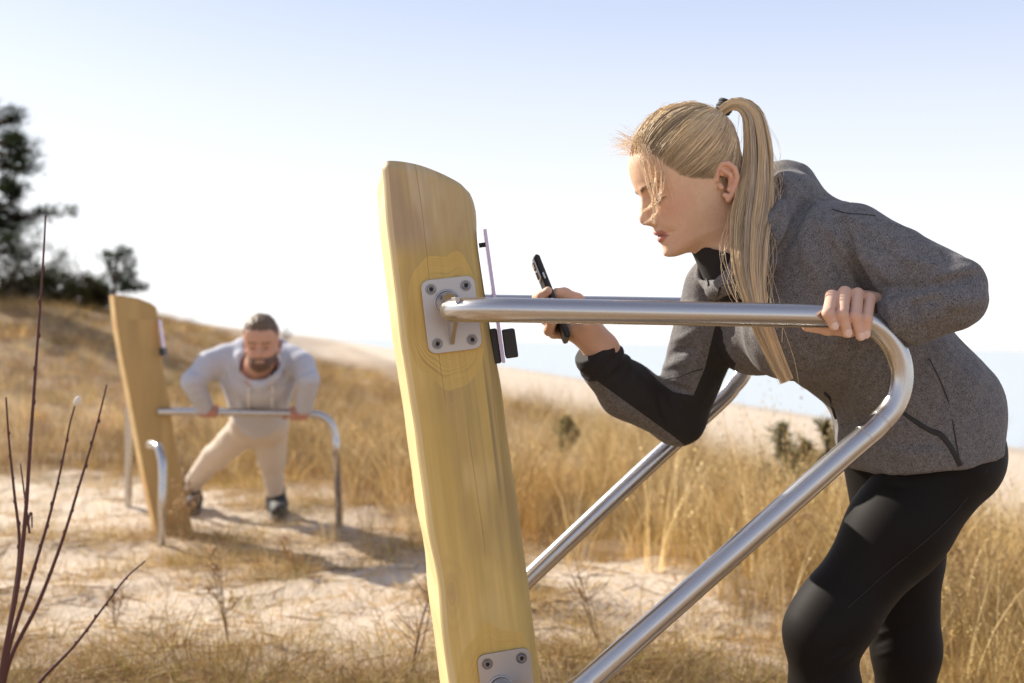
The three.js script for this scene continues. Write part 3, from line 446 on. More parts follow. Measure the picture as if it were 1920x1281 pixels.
// a head with a face in its own axes: f forward, u up, l to its left, in units of about 0.87 mm
const Fp = stable([[-130, 40], [-118, 72], [-111, 84], [-102, 89], [-90, 87], [-78, 86.5], [-64, 87.5], [-50, 88], [-38, 87], [-22, 86.5], [0, 86], [14, 87], [28, 90], [45, 90], [60, 87.5], [80, 82], [100, 72], [125, 55]]);
const Wp = stable([[-130, 10], [-118, 22], [-109, 33], [-94, 45], [-72, 55], [-50, 63], [-20, 71], [5, 75], [40, 78], [80, 78]]);
const g2 = (x, s) => Math.exp(-(x * x) / (s * s));
function headField(o = {}) {
  const wide = o.wide ?? 1, cran = ell(V(-14, 60, 0), [99, 86, 78 * wide]);
  const nose = [cap(V(82, 16, 0), V(101, -22, 0), 6.5, 7.5), cap(V(101, -23, 0), V(103.5, -27, 0), 8, 7.2), cap(V(90, -34, 8), V(94, -34, 10), 6.5, 6.5), cap(V(90, -34, -8), V(94, -34, -10), 6.5, 6.5), cap(V(84, -42, 0), V(101, -32, 0), 5, 5)];
  const lidA = ell(V(62, -1, 33), [16, 13, 17]), lidB = ell(V(62, -1, -33), [16, 13, 17]);
  const ear = (s) => { const l0 = 74 * wide, H = [[-30, -10, 0], [-36, 6, 3], [-46, 14, 7], [-57, 11, 12], [-64, -2, 15], [-63, -18, 14], [-55, -32, 10], [-44, -45, 6], [-36, -50, 3]].map(([f, u, l]) => V(f, u, s * (l0 + l)));
    const r = [3.6, 4.2, 4.6, 4.8, 4.8, 4.6, 4.4, 5.2, 6]; const c = []; for (let i = 0; i + 1 < H.length; i++) c.push(cap(H[i], H[i + 1], r[i], r[i + 1]));
    c.push(cap(V(-45, 4, s * (l0 + 7)), V(-54, -10, s * (l0 + 11)), 4, 4.4), cap(V(-54, -10, s * (l0 + 11)), V(-43, -34, s * (l0 + 6)), 4.4, 4), cap(V(-31, -20, s * (l0 + 1)), V(-32, -25, s * (l0 + 2)), 4.6, 4.4), cap(V(-38, -46, s * (l0 + 3)), V(-34, -40, s * (l0 - 1)), 6, 5));
    const back = ell(V(-50, -14, s * (l0 + 4)), [13, 26, 5.5], V(0.97, 0.1, -s * 0.2).normalize(), V(-0.1, 0.99, 0), V(0.2, 0, s).normalize());
    return (x, y, z) => { const e = Math.min(...c.map((q) => q(x, y, z))); let b = back(x, y, z); const hole = Math.hypot((x + 43) * 0.9, (y + 18) * 0.62, (z - s * (l0 + 9)) * 0.8) - 9; b = smax(b, -hole, 4); return smin(e, b, 4); }; };
  const earA = ear(1), earB = ear(-1);
  return (f, u, l) => {
    const al = Math.abs(l), W = Wp(u) * wide, Fc = -12, n = 2.15;
    let fp = Fp(u);
    fp += 6.8 * g2(u + 57.5, 6.5) * g2(l, 22) + 5.6 * g2(u + 72.5, 7) * g2(l, 20) - 4.0 * g2(u + 65, 1.9) * g2(l, 28) - 2 * g2(u + 57, 9) * g2(l, 4) + 3.5 * g2(u + 101, 11) * g2(l, 17);
    fp += -11 * g2(u - 4, 13) * g2(al - 34, 20) + 4.5 * g2(u - 24, 9) * g2(al - 30, 22) + 4 * g2(u + 20, 17) * g2(al - 46, 18) - 4 * g2(u + 66, 10) * g2(al - 30, 8) + 3.0 * g2(u + 45, 14) * g2(al - 30, 12);
    const df = f - Fc, A = df > 0 ? Math.max(20, fp - Fc) : 74;
    const q = Math.pow(Math.pow(Math.abs(df) / A, n) + Math.pow(al / W, n), 1 / n);
    let d = (q - 1) * Math.min(A, W) * 0.9;
    const jaw = -118 + Math.max(0, 74 - f) * 0.10 + al * 0.16;
    d = smax(d, jaw - u, 16); d = smax(d, u - 84, 20);
    d = smin(d, cran(f, u, l), 26);
    let nz = 1e9; for (const c of nose) nz = smin(nz, c(f, u, l), 7); 
    const nostril = Math.min(Math.hypot(f - 93, u + 41, l - 6.5), Math.hypot(f - 93, u + 41, l + 6.5)) - 3.6;
    nz = smax(nz, -nostril, 2); d = smin(d, nz, 9);
    d = smin(d, Math.min(lidA(f, u, l), lidB(f, u, l)), 5);
    // the slit between the lids
    const slit = Math.abs(u + 5 - 0.006 * (al - 33) * (al - 33) * -1 - (o.open ? 0 : 0)) - (o.open ?? 1.0); const atEye = Math.hypot((f - 78) * 0.6, al - 33) - 15; d = smax(d, -Math.max(slit, atEye, 70 - f), 1.5);
    if (!o.noEar && f < -15 && f > -90 && u < 40 && u > -70) d = smin(d, l > 0 ? earA(f, u, l) : earB(f, u, l), 5);
    return d;
  };
}
// a finger or thumb chain from joints
const limb = (pts, r) => pts.slice(1).map((p, i) => cap(pts[i], p, r[i], r[i + 1]));

// ---------- the woman ----------
const woman = (() => {
  const S = 1150, HO = P(1290, 350, 1.913), pitch = 22.3 * Math.PI / 180, hy = 9 * Math.PI / 180;
  const hd = CR.clone().multiplyScalar(-Math.cos(hy)).add(V(0, 0, Math.sin(hy)));
  const F = hd.clone().multiplyScalar(Math.cos(pitch)).addScaledVector(CU, -Math.sin(pitch)).normalize(), U = hd.clone().multiplyScalar(Math.sin(pitch)).addScaledVector(CU, Math.cos(pitch)).normalize(), L = V().crossVectors(U, F).normalize();
  const toHead = (x, y, z) => { const a = x - HO.x, b = y - HO.y, c = z - HO.z; return [(a * F.x + b * F.y + c * F.z) * S, (a * U.x + b * U.y + c * U.z) * S, (a * L.x + b * L.y + c * L.z) * S]; };
  const fromHead = (f, u, l) => HO.clone().addScaledVector(F, f / S).addScaledVector(U, u / S).addScaledVector(L, l / S);
  const hf = headField({ open: 2.3 });
  const neck = [cap(P(1345, 415, 1.93), P(1395, 490, 1.94), 0.050, 0.052), cap(P(1395, 490, 1.94), P(1440, 545, 1.945), 0.052, 0.075), cap(P(1334, 452, 1.925), P(1376, 520, 1.935), 0.026, 0.034)];
  const neckF = blend(neck, 0.03);
  const headWorld = (x, y, z) => { const h = toHead(x, y, z); return smin(hf(h[0], h[1], h[2]) / S, neckF(x, y, z), 0.022); };
  const base = [0.755, 0.485, 0.325];
  const tone = (k, c, q) => { q[0] = lerp(q[0], c[0], k); q[1] = lerp(q[1], c[1], k); q[2] = lerp(q[2], c[2], k); };
  const headCol = (x, y, z) => { const [f, u, l] = toHead(x, y, z), al = Math.abs(l), q = [...base]; const m = 1 + 0.05 * fbm(x * 60, y * 60, z * 60, 2) + 0.05 * noise3(x * 330, y * 330, z * 330), rd = 1 + 0.05 * fbm(x * 35 + 4, y * 35, z * 35, 3); q[0] *= m; q[1] *= m / rd; q[2] *= m / rd;
    tone(0.34 * g2(u + 25, 22) * g2(al - 52, 24) * (f > 20 ? 1 : 0), [0.72, 0.30, 0.22], q);
    const lipU = sstep(-52.5, -55.5, u + 0.004 * l * l) , lipD = sstep(-80, -77, u - 0.012 * l * l); tone(0.85 * lipU * lipD * sstep(25, 21, al) * sstep(70, 76, f), [0.50, 0.19, 0.155], q);
    tone(0.75 * g2(u + 65 + 0.008 * l * l, 1.5) * sstep(28, 24, al) * sstep(60, 66, f), [0.20, 0.05, 0.05], q);
    tone(0.8 * g2(u - 25 + 0.010 * (al - 26) * (al - 26), 3.2) * sstep(12, 17, al) * sstep(56, 48, al) * (f > 40 ? 1 : 0), [0.26, 0.15, 0.085], q);
    tone(0.85 * g2(u + 5.5, 1.6) * g2(al - 33, 15) * (f > 55 ? 1 : 0), [0.06, 0.035, 0.03], q);
    tone(0.35 * g2(u - 8, 7) * g2(al - 34, 16) * (f > 50 ? 1 : 0), [0.50, 0.26, 0.19], q);
    tone(0.6 * (Math.hypot(f + 43, (u + 18) * 0.7) < 8 && al > 70 ? 1 : 0), [0.45, 0.17, 0.11], q);
    tone(0.4 * (f < -28 && f > -72 && u < 20 && u > -58 && al > 76 ? 1 : 0), [0.72, 0.32, 0.22], q);
    return q; };
  const [hlo, hhi] = boundsOf([fromHead(125, 0, 0), fromHead(-120, 0, 0), fromHead(0, 155, 0), fromHead(0, -125, 0), fromHead(0, 0, 98), fromHead(0, 0, -98), P(1450, 560, 1.94)], 0.012);
  const headGeo = paint(skin(headWorld, hlo, hhi, 0.00185), headCol);

  // left hand closed over the near rail
  const handCol = (tips, knuckles) => (x, y, z) => { const q = [0.70, 0.44, 0.315]; let k = 0; for (const t of knuckles) k = Math.max(k, g2(Math.hypot(x - t.x, y - t.y, z - t.z), 0.009)); tone(0.5 * k, [0.68, 0.33, 0.245], q); k = 0; for (const t of tips) k = Math.max(k, sstep(0.0068, 0.0052, Math.hypot(x - t.x, y - t.y, z - t.z))); tone(0.75 * k, [0.80, 0.58, 0.47], q); const m = 1 + 0.05 * fbm(x * 90, y * 90, z * 90, 2); return q.map((c) => c * m); };
  const rd = (px) => { const p = onRail(px, nearTop(px)); return -p.z; };
  const fingersL = [
    [[1592, 566, 0.042], [1560, 556, 0.012], [1553, 588, -0.0265], [1564, 611, -0.0235]],
    [[1610, 562, 0.044], [1584, 549, 0.010], [1579, 590, -0.0275], [1589, 624, -0.0215]],
    [[1627, 564, 0.046], [1608, 552, 0.012], [1604, 594, -0.0265], [1614, 630, -0.0195]],
    [[1643, 570, 0.048], [1631, 560, 0.014], [1626, 598, -0.0245], [1624, 627, -0.0195]],
  ].map((f) => f.map(([x, y, o]) => P(x, y, rd(Math.min(x, 1600)) + o)));
  const rL = [0.0098, 0.0090, 0.0083, 0.0073], rP = [0.009, 0.0081, 0.0073, 0.0064];
  const wristL = P(1668, 585, 1.735), thumbL = [P(1628, 606, rd(1600) + 0.040), P(1590, 617, rd(1590) + 0.026), P(1552, 615, rd(1552) + 0.014), P(1514, 612, rd(1514) + 0.008)];
  const palmL = [...fingersL.map((f) => cap(f[0], wristL, 0.0115, 0.019)), cap(thumbL[0], wristL, 0.013, 0.021), cap(wristL, P(1720, 570, 1.70), 0.024, 0.026)];
  const fL = fingersL.map((f, i) => blend(limb(f, i === 3 ? rP : rL), 0.004)), tL = blend(limb(thumbL, [0.013, 0.0115, 0.0100, 0.0078]), 0.006), pL = blend(palmL, 0.012);
  const handLF = (x, y, z) => { let d = pL(x, y, z), e = 1e9; for (const f of fL) e = smin(e, f(x, y, z), 0.0022); d = smin(d, e, 0.007); return smin(d, tL(x, y, z), 0.006); };
  const tipsL = fingersL.map((f) => f[3].clone().add(V(0, -0.001, 0.0068)));
  const [alo, ahi] = boundsOf([...fingersL.flat(), ...thumbL, P(1720, 570, 1.70)], 0.024);
  const handLGeo = paint(skin(handLF, alo, ahi, 0.0017), handCol(tipsL, fingersL.flatMap((f) => [f[1], f[2]])));

  // right hand round the phone
  const phTop = P(1006, 492, 1.985), phBot = P(1061, 632, 1.965), phMid = phTop.clone().add(phBot).multiplyScalar(0.5), phUp = phTop.clone().sub(phBot).normalize();
  const phW = V(0.06, 0.0, 0.998).addScaledVector(phUp, -V(0.06, 0, 0.998).dot(phUp)).normalize(), phN = V().crossVectors(phUp, phW).normalize();   // width (towards the viewer), screen normal
  const wristR = P(1128, 655, 2.005);
  const ph = (a, b, c) => phMid.clone().addScaledVector(phUp, a).addScaledVector(phW, b).addScaledVector(phN, c);  // along, across, in front of the screen
  const sc = phN.x > 0 ? 1 : -1;
  const fingersR = [0.006, -0.014, -0.034, -0.053].map((h, i) => [ph(h - 0.012, -0.046, 0.022 * sc), ph(h + 0.002, -0.030, -0.014 * sc), ph(h + 0.004, 0.004, (-0.021 - 0.002 * (i % 2)) * sc), ph(h + 0.000 + (i === 3 ? 0.012 : 0), 0.034, (-0.016 - 0.003 * (i === 2)) * sc), ph(h - 0.002 + (i === 3 ? 0.020 : 0.004), 0.0435, (-0.004) * sc)]);
  const thumbR = [ph(-0.048, -0.020, 0.044 * sc), ph(-0.016, -0.006, 0.040 * sc), ph(0.000, 0.002, 0.024 * sc), ph(0.005, 0.012, 0.012 * sc)];
  const palmR = [...fingersR.map((f) => cap(f[0], wristR, 0.012, 0.020)), cap(thumbR[0], wristR, 0.019, 0.023), cap(ph(-0.058, 0.012, 0.040 * sc), wristR, 0.017, 0.023), cap(ph(-0.055, 0.0, 0.020 * sc), wristR, 0.014, 0.02), cap(wristR, P(1160, 694, 2.03), 0.023, 0.022)];
  const rR = [0.0098, 0.0088, 0.0086, 0.0079, 0.0070];
  const fR = fingersR.map((f) => blend(limb(f, rR), 0.004)), tR = blend(limb(thumbR, [0.015, 0.0125, 0.0105, 0.0085]), 0.006), pR = blend(palmR, 0.014);
  const handRF = (x, y, z) => { let d = pR(x, y, z), e = 1e9; for (const f of fR) e = smin(e, f(x, y, z), 0.002); d = smin(d, e, 0.008); return smin(d, tR(x, y, z), 0.008); };
  const [blo, bhi] = boundsOf([...fingersR.flat(), ...thumbR, P(1160, 690, 2.03)], 0.028);
  const handRGeo = paint(skin(handRF, blo, bhi, 0.0018), handCol(fingersR.map((f) => f[4]), fingersR.flatMap((f) => [f[2], f[3]])));

  const nails = fingersL.map((f, i) => { const e = f[3].clone().sub(f[2]).normalize(), out = V(0, 0, 1).addScaledVector(e, -e.z).normalize(), c = f[3].clone().addScaledVector(e, -0.001).addScaledVector(out, (i === 3 ? 0.0058 : 0.0067)), g = new THREE.SphereGeometry(1, 16, 10); g.scale(i === 3 ? 0.0038 : 0.0046, 0.0062, 0.0014); g.applyMatrix4(new THREE.Matrix4().makeBasis(V().crossVectors(e, out), e, out).setPosition(c)); return g; });
  // joints of the body
  const shN = P(1588, 462, 1.805), elN = P(1783, 541, 1.675), wrN = P(1678, 586, 1.722);
  const shF = P(1350, 548, 2.03), elF = P(1270, 786, 2.105), wrF = P(1112, 655, 2.0);
  const hipN = P(1770, 870, 1.875), knN = P(1541, 1188, 1.845), anN = P(1552, 1660, 1.90), hipF = P(1676, 855, 2.05), knF = P(1699, 1215, 2.06), anF = P(1688, 1640, 2.16);
  // body under the clothes: arms, trunk and legs as one coarse surface, thinner than the clothes over it
  const under = blend([cap(shN, elN, 0.024, 0.022), cap(elN, wrN, 0.022, 0.021), cap(shF, elF, 0.026, 0.024), cap(elF, wrF, 0.024, 0.021), cap(P(1440, 535, 1.945), P(1640, 668, 1.95), 0.07, 0.075), cap(P(1640, 668, 1.95), P(1740, 800, 1.955), 0.075, 0.08), cap(shN, shF, 0.024, 0.024), cap(hipN, knN, 0.06, 0.042), cap(knN, anN, 0.036, 0.026), cap(hipF, knF, 0.06, 0.042), cap(knF, anF, 0.036, 0.026)], 0.03);
  const [ulo, uhi] = boundsOf([shN, elN, elF, wrF, knN, anN, anF, P(1790, 860, 1.95), shF], 0.1);
  const underGeo = paint(skin(under, ulo, uhi, 0.012), () => base);
  const o = shadowed(new THREE.Mesh(boxUV(joined([headGeo, handLGeo, handRGeo, underGeo]), 12), skinMat));
  o.name = numbered('person'); scene.add(o); tag(o, 'blonde woman in grey hooded jacket and black leggings leaning on steel rails holding a phone', 'person');

  for (const g of nails) part('fingernail', g, phys(0.80, 0.56, 0.47, 0.25, { clearcoat: 0.5 }), o);
  // ----- jacket -----
  const off = (x, y, d, s) => P(x, y, d).addScaledVector(BV, s);
  const T = [[1482, 490, 1.945, 0.083], [1524, 572, 1.945, 0.106], [1632, 664, 1.95, 0.086], [1722, 766, 1.955, 0.088], [1724, 850, 1.955, 0.086]];
  const trunk = []; for (const s of [-0.075, 0, 0.075]) for (let i = 0; i + 1 < T.length; i++) { const a = T[i], b = T[i + 1], k = s ? 0.93 : 1; trunk.push({ f: cap(off(a[0], a[1], a[2], s), off(b[0], b[1], b[2], s), a[3] * k, b[3] * k), k: 0.05 }); }
  for (const s of [-0.098, 0.098]) trunk.push({ f: cap(off(s > 0 ? 1680 : 1712, 740, 1.955, s), off(s > 0 ? 1692 : 1752, 850, 1.955, s), 0.073, 0.083), k: 0.05 });
  trunk.push({ f: ell(off(1436, 632, 1.945, 0.07), [0.062, 0.062, 0.062]), k: 0.05 }, { f: ell(off(1436, 632, 1.945, -0.07), [0.062, 0.062, 0.062]), k: 0.05 });
  trunk.push({ f: cap(off(1550, 452, 1.945, 0.02), shN, 0.06, 0.062), k: 0.05 }, { f: cap(off(1500, 470, 1.945, -0.02), shF, 0.055, 0.06), k: 0.04 });
  trunk.push({ f: ell(off(1640, 835, 1.955, 0), [0.05, 0.045, 0.10]), k: 0.05 });
  const trunkF = blend(trunk, 0.04);
  const armN = blend([cap(shN, elN, 0.066, 0.049), cap(P(1788, 562, 1.66), P(1706, 590, 1.69), 0.045, 0.043), cap(P(1706, 590, 1.69), P(1686, 592, 1.70), 0.042, 0.041), cap(P(1686, 592, 1.70), P(1666, 588, 1.727), 0.041, 0.039)], 0.005);
  const armF = blend([cap(shF, elF, 0.063, 0.047), cap(elF, P(1176, 732, 2.05), 0.047, 0.049), cap(P(1176, 732, 2.05), P(1112, 672, 2.008), 0.049, 0.0375)], 0.014);
  const hoodPts = [[1455, 352, 2.01, 0.036], [1476, 356, 1.95, 0.040], [1482, 374, 1.89, 0.036], [1455, 430, 1.84, 0.030], [1412, 484, 1.835, 0.024], [1370, 530, 1.868, 0.0155], [1340, 545, 1.905, 0.012], [1318, 520, 1.96, 0.013], [1345, 478, 2.01, 0.022], [1400, 420, 2.03, 0.028], [1455, 352, 2.01, 0.036]];
  for (const h of hoodPts) h[3] += h[0] > 1410 ? 0.006 : 0;
  const hood = hoodPts.slice(1).map((b, i) => { const a = hoodPts[i]; return { f: cap(P(a[0], a[1], a[2]), P(b[0], b[1], b[2]), a[3], b[3]), k: 0.016 }; });
  hood.push({ f: cap(P(1488, 392, 1.93), P(1540, 425, 1.93), 0.044, 0.05), k: 0.03 }, { f: cap(P(1320, 500, 1.965), P(1312, 486, 1.965), 0.013, 0.009), k: 0.012 });
  const hoodF = blend(hood, 0.016);
  const hem = P(1745, 856, 1.955), hn = CR.clone().multiplyScalar(0.17).addScaledVector(CU, -0.985);
  const neckHole = blend([cap(P(1340, 410, 1.93), P(1380, 480, 1.94), 0.060, 0.054), cap(P(1318, 455, 1.93), P(1346, 500, 1.935), 0.036, 0.030)], 0.02);
  const cuffN = wrN.clone().lerp(elN, -0.10), cn = cuffN.clone().sub(elN).normalize(), cuffF = P(1126, 676, 2.01), cf = cuffF.clone().sub(P(1190, 726, 2.05)).normalize();
  const jk0 = (x, y, z) => {
    let d = trunkF(x, y, z); const q = hoodF(x, y, z); d = smin(d, q, 0.007);
    const h = (x - hem.x) * hn.x + (y - hem.y) * hn.y + (z - hem.z) * hn.z; d = smax(d, h, 0.008);
    d = smax(d, -neckHole(x, y, z), 0.008);
    let a = armN(x, y, z); a = smax(a, (x - cuffN.x) * cn.x + (y - cuffN.y) * cn.y + (z - cuffN.z) * cn.z, 0.005);
    let b = armF(x, y, z); b = smax(b, (x - cuffF.x) * cf.x + (y - cuffF.y) * cf.y + (z - cuffF.z) * cf.z, 0.004);
    return smin(smin(d, a, 0.012), b, 0.012);
  };
  const M = (x, y) => meet(jk0, x, y, 1.3, 2.4);
  const lines = [
    [1850, 498, 1752, 520, 9, 5], [1848, 560, 1765, 583, 9, 3.5], [1785, 585, 1720, 605, 7, 3], [1700, 548, 1722, 610, 6, 3.5], [1682, 545, 1694, 612, 5, 3], [1740, 560, 1800, 590, 7, -3],
    [1522, 402, 1592, 480, 9, 3], [1500, 440, 1560, 560, 11, 3], [1545, 440, 1600, 540, 8, -4], [1592, 490, 1640, 556, 8, -6], [1615, 480, 1680, 540, 8, 3.5], [1560, 395, 1650, 430, 9, 2.5], [1640, 410, 1760, 470, 10, 2],
    [1612, 690, 1562, 772, 8, -6], [1632, 668, 1590, 752, 9, 5], [1668, 640, 1640, 700, 8, -4], [1700, 680, 1650, 760, 9, 4], [1740, 660, 1690, 740, 9, -3.5], [1600, 790, 1690, 770, 9, -4], [1610, 812, 1700, 800, 9, 5], [1640, 842, 1780, 850, 12, 4], [1840, 690, 1790, 820, 12, 3], [1800, 680, 1752, 790, 11, -2.5], [1846, 770, 1800, 850, 9, 2.5],
    [1400, 560, 1398, 650, 10, 3], [1440, 560, 1460, 640, 10, -3], [1490, 640, 1540, 700, 10, 3], [1510, 610, 1580, 640, 9, -2.5], [1420, 600, 1500, 690, 10, 2], [1470, 690, 1555, 705, 8, -3],
    [1445, 330, 1492, 402, 6, -5], [1470, 330, 1512, 376, 7, 4], [1430, 420, 1396, 486, 5, 4], [1458, 405, 1424, 478, 6, -6], [1480, 420, 1450, 500, 7, 5], [1505, 400, 1470, 470, 7, -4], [1430, 490, 1380, 530, 6, -5], [1522, 378, 1478, 440, 6, -9], [1478, 440, 1425, 520, 6, -9], [1450, 322, 1448, 400, 6, -6], [1490, 326, 1470, 392, 6, 5], [1620, 440, 1700, 500, 9, -5], [1650, 470, 1780, 500, 8, 4], [1700, 560, 1760, 548, 6, 5], [1660, 545, 1676, 622, 5, 6], [1712, 560, 1730, 612, 6, -5], [1640, 600, 1600, 690, 9, -5], [1580, 620, 1520, 700, 10, 4],
    [1236, 716, 1300, 736, 6, -7], [1250, 736, 1310, 760, 7, 4], [1230, 730, 1262, 806, 7, -4], [1262, 745, 1290, 800, 6, 4], [1200, 690, 1180, 730, 7, 3], [1165, 668, 1140, 706, 5, -4], [1150, 655, 1122, 694, 5, 4], [1136, 636, 1108, 686, 4, -4], [1255, 640, 1310, 618, 6, 5], [1248, 668, 1310, 650, 6, -5], [1243, 690, 1300, 676, 6, 5], [1270, 580, 1320, 570, 6, 3],
  [1850, 506, 1750, 534, 8, -7], [1750, 534, 1640, 562, 8, -8], [1840, 560, 1700, 600, 12, 4]].map(([a, b, c, d, w, h]) => [foldLine(jk0, a, b, c, d, 1.3, 2.4), w * 1.15 / 1150, h * (a > 1400 ? 2.1 : 1.6) / 1150]);
  const jk1 = creased(jk0, lines);
  const jk = (x, y, z) => { let d = jk1(x, y, z); if (Math.abs(d) < 0.02) d += 0.0030 * noise3(x * 22, y * 22 + x * 9, z * 22) + 0.0012 * noise3(x * 60 + y * 22, y * 34, z * 60); return d; };
  const [jlo, jhi] = boundsOf([shN, elN, wrN, shF, elF, wrF, P(1470, 310, 1.95), off(1880, 880, 1.955, 0.1), off(1880, 880, 1.955, -0.1), off(1440, 650, 1.945, 0.1), off(1440, 650, 1.945, -0.1)], 0.075);
  const jg = skin(jk, jlo, jhi, 0.0043);
  const A = rng(5), heather = (() => { const a = tiled(512, 31), b = tiled(256, 32), c = tiled(40, 33), e = tiled(300, 34); return texture(1024, 1024, (u, v) => { const s = 0.55 * a(u, v) + 0.55 * b(u + 0.3, v) + 0.5 * e(u * 2.0, v * 0.5) + 0.15 * c(u, v); const k = clamp(0.140 + 0.105 * s, 0.03, 0.5); return [k * 1.06, k * 0.985, k * 0.975]; }); })(); void A;
  const knit = (() => { const a = tiled(200, 41), b = tiled(512, 42); return texture(512, 512, (u, v) => { const q = 0.5 + 0.25 * a(u, v) + 0.25 * b(u, v); return [q, q, q]; }, false); })();
  const jacketMat = phys(1, 1, 1, 0.92, { map: heather, bumpMap: knit, bumpScale: 0.0006, sheen: 0.3, sheenRoughness: 0.6, sheenColor: new THREE.Color(0.5, 0.48, 0.5) });
  const blackKnit = phys(0.020, 0.017, 0.017, 0.85, { bumpMap: knit, bumpScale: 0.0004, sheen: 0.25, sheenRoughness: 0.5, sheenColor: new THREE.Color(0.25, 0.22, 0.21) });
  // black inner panel of the far sleeve and its ribbed cuff
  const pan = polyDist([[1040, 690], [1040, 590], [1150, 590], [1178, 655], [1236, 716], [1262, 735], [1300, 742], [1322, 690], [1342, 606], [1400, 640], [1300, 850], [1268, 822], [1116, 712], [1100, 694]]);
  const onSleeve = (x, y, z) => { const d = -z; if (d < 1.975 || x > 0.42) return 0.01; const qx = x * CR.x + (y - EYE) * CR.y, qy = x * CU.x + (y - EYE) * CU.y; return pan(960 + qx / d * FPX, 640.5 - qy / d * FPX) / 1100; };
  const [black, grey] = cut(boxUV(jg, 4), onSleeve);
  const jacket = part('jacket', grey, jacketMat, o, 'heather grey zipped jacket with its hood down');
  part('sleeve_panel', black, blackKnit, jacket, 'black inner panel of the sleeve');
  const lnA = P(1306, 467, 1.94), lnN = (() => { const t = P(1392, 497, 1.94).sub(lnA).normalize(); return V().crossVectors(BV, t).normalize(); })(); if (lnN.y < 0) lnN.negate();
  const lining = (x, y, z) => smax(neckF(x, y, z) - 0.0045, (x - lnA.x) * lnN.x + (y - lnA.y) * lnN.y + (z - lnA.z) * lnN.z, 0.003);
  const cu = [P(1150, 700, 2.03), P(1126, 675, 2.012), P(1103, 645, 1.998)], cu1 = cu[2].clone().sub(cu[1]).normalize(); const cuffSd = blend([cap(cu[0], cu[1], 0.0385, 0.0385), cap(cu[1], cu[2], 0.0385, 0.0335)], 0.01);
  part('sleeve_cuff', boxUV(skin((x, y, z) => { let d = cuffSd(x, y, z); const t = (x - cu[1].x) * cu1.x + (y - cu[1].y) * cu1.y + (z - cu[1].z) * cu1.z; d = smax(d, t - 0.028, 0.004); return d + 0.0022 * Math.sin(t * 230 + 1.5 * noise3(x * 40, y * 40, z * 40)) * sstep(0.03, 0.01, t); }, ...boundsOf(cu, 0.06), 0.003), 4), blackKnit, jacket, 'bunched black cuff of the sleeve');
  part('collar_lining', boxUV(skin(lining, ...boundsOf([P(1306, 467, 1.94), P(1440, 560, 1.94)], 0.09), 0.004)), blackKnit, jacket, 'black inner collar round the neck');
  // zip pocket, seams, front zip, cords lie on the cloth
  const onCloth = (pts, lift = 0) => pts.map(([x, y]) => { const p = meet(jk, x, y, 1.3, 2.4); return p && p.add(p.clone().sub(EYEV).normalize().multiplyScalar(-lift)); }).filter(Boolean);
  const seamMat = mat(0.03, 0.027, 0.028, 0.8), zipMat = mat(0.016, 0.015, 0.015, 0.6), metalZip = new THREE.MeshStandardMaterial({ color: new THREE.Color().setRGB(0.22, 0.21, 0.20), metalness: 1, roughness: 0.4 });
  const ribbon = (pts, w, h, seg = 60) => { const c = new THREE.CatmullRomCurve3(pts, false, 'centripetal'); const g = tubeGeo(c, 1, seg, 10), p = g.attributes.position, n = g.attributes.normal; const v = V(), m = V(); for (let i = 0; i <= seg; i++) { const cc = c.getPointAt(i / seg), view = cc.clone().sub(EYEV).normalize(), tt = c.getTangentAt(i / seg), side = V().crossVectors(tt, view).normalize(); for (let j = 0; j <= 10; j++) { const k = i * 11 + j; m.fromBufferAttribute(n, k); v.copy(cc).addScaledVector(side, m.dot(side) * w).addScaledVector(view, m.dot(view) * h); p.setXYZ(k, v.x, v.y, v.z); } } g.computeVertexNormals(); return g; };
  part('pocket_zip', ribbon(onCloth([[1688, 768], [1720, 792], [1746, 808], [1762, 814], [1778, 832], [1790, 852], [1801, 874]]), 0.0042, 0.0014), zipMat, jacket, 'black pocket zip across the side of the jacket');
  part('seam', ribbon(onCloth([[1742, 672], [1762, 712], [1778, 752], [1788, 800], [1796, 846], [1801, 872]]), 0.0009, 0.0008), seamMat, jacket);
  part('seam', ribbon(onCloth([[1560, 392], [1590, 400], [1620, 402], [1642, 405]]), 0.0009, 0.0006), seamMat, jacket);
  part('seam', ribbon(onCloth([[1246, 712], [1275, 706], [1300, 697], [1318, 692]]), 0.0010, 0.0008), seamMat, jacket);
  part('front_zip', ribbon([P(1310, 470, 1.955), P(1314, 492, 1.948), P(1322, 516, 1.935), P(1336, 536, 1.915), P(1348, 560, 1.90)], 0.0024, 0.0016), metalZip, jacket);
  part('front_zip', ribbon(onCloth([[1352, 534], [1368, 530], [1384, 520], [1396, 508]], 0.001), 0.0018, 0.0012), metalZip, jacket);
  part('front_zip', ribbon(onCloth([[1546, 736], [1556, 746], [1562, 766], [1568, 784], [1580, 796]], 0.001), 0.0030, 0.0016), zipMat, jacket);
  for (const c of [[[1322, 515], [1328, 535], [1332, 562]], [[1350, 540], [1346, 552], [1342, 566]]]) part('drawstring', tubeGeo(onCloth(c, 0.002), 0.0014, 24, 8), zipMat, jacket);

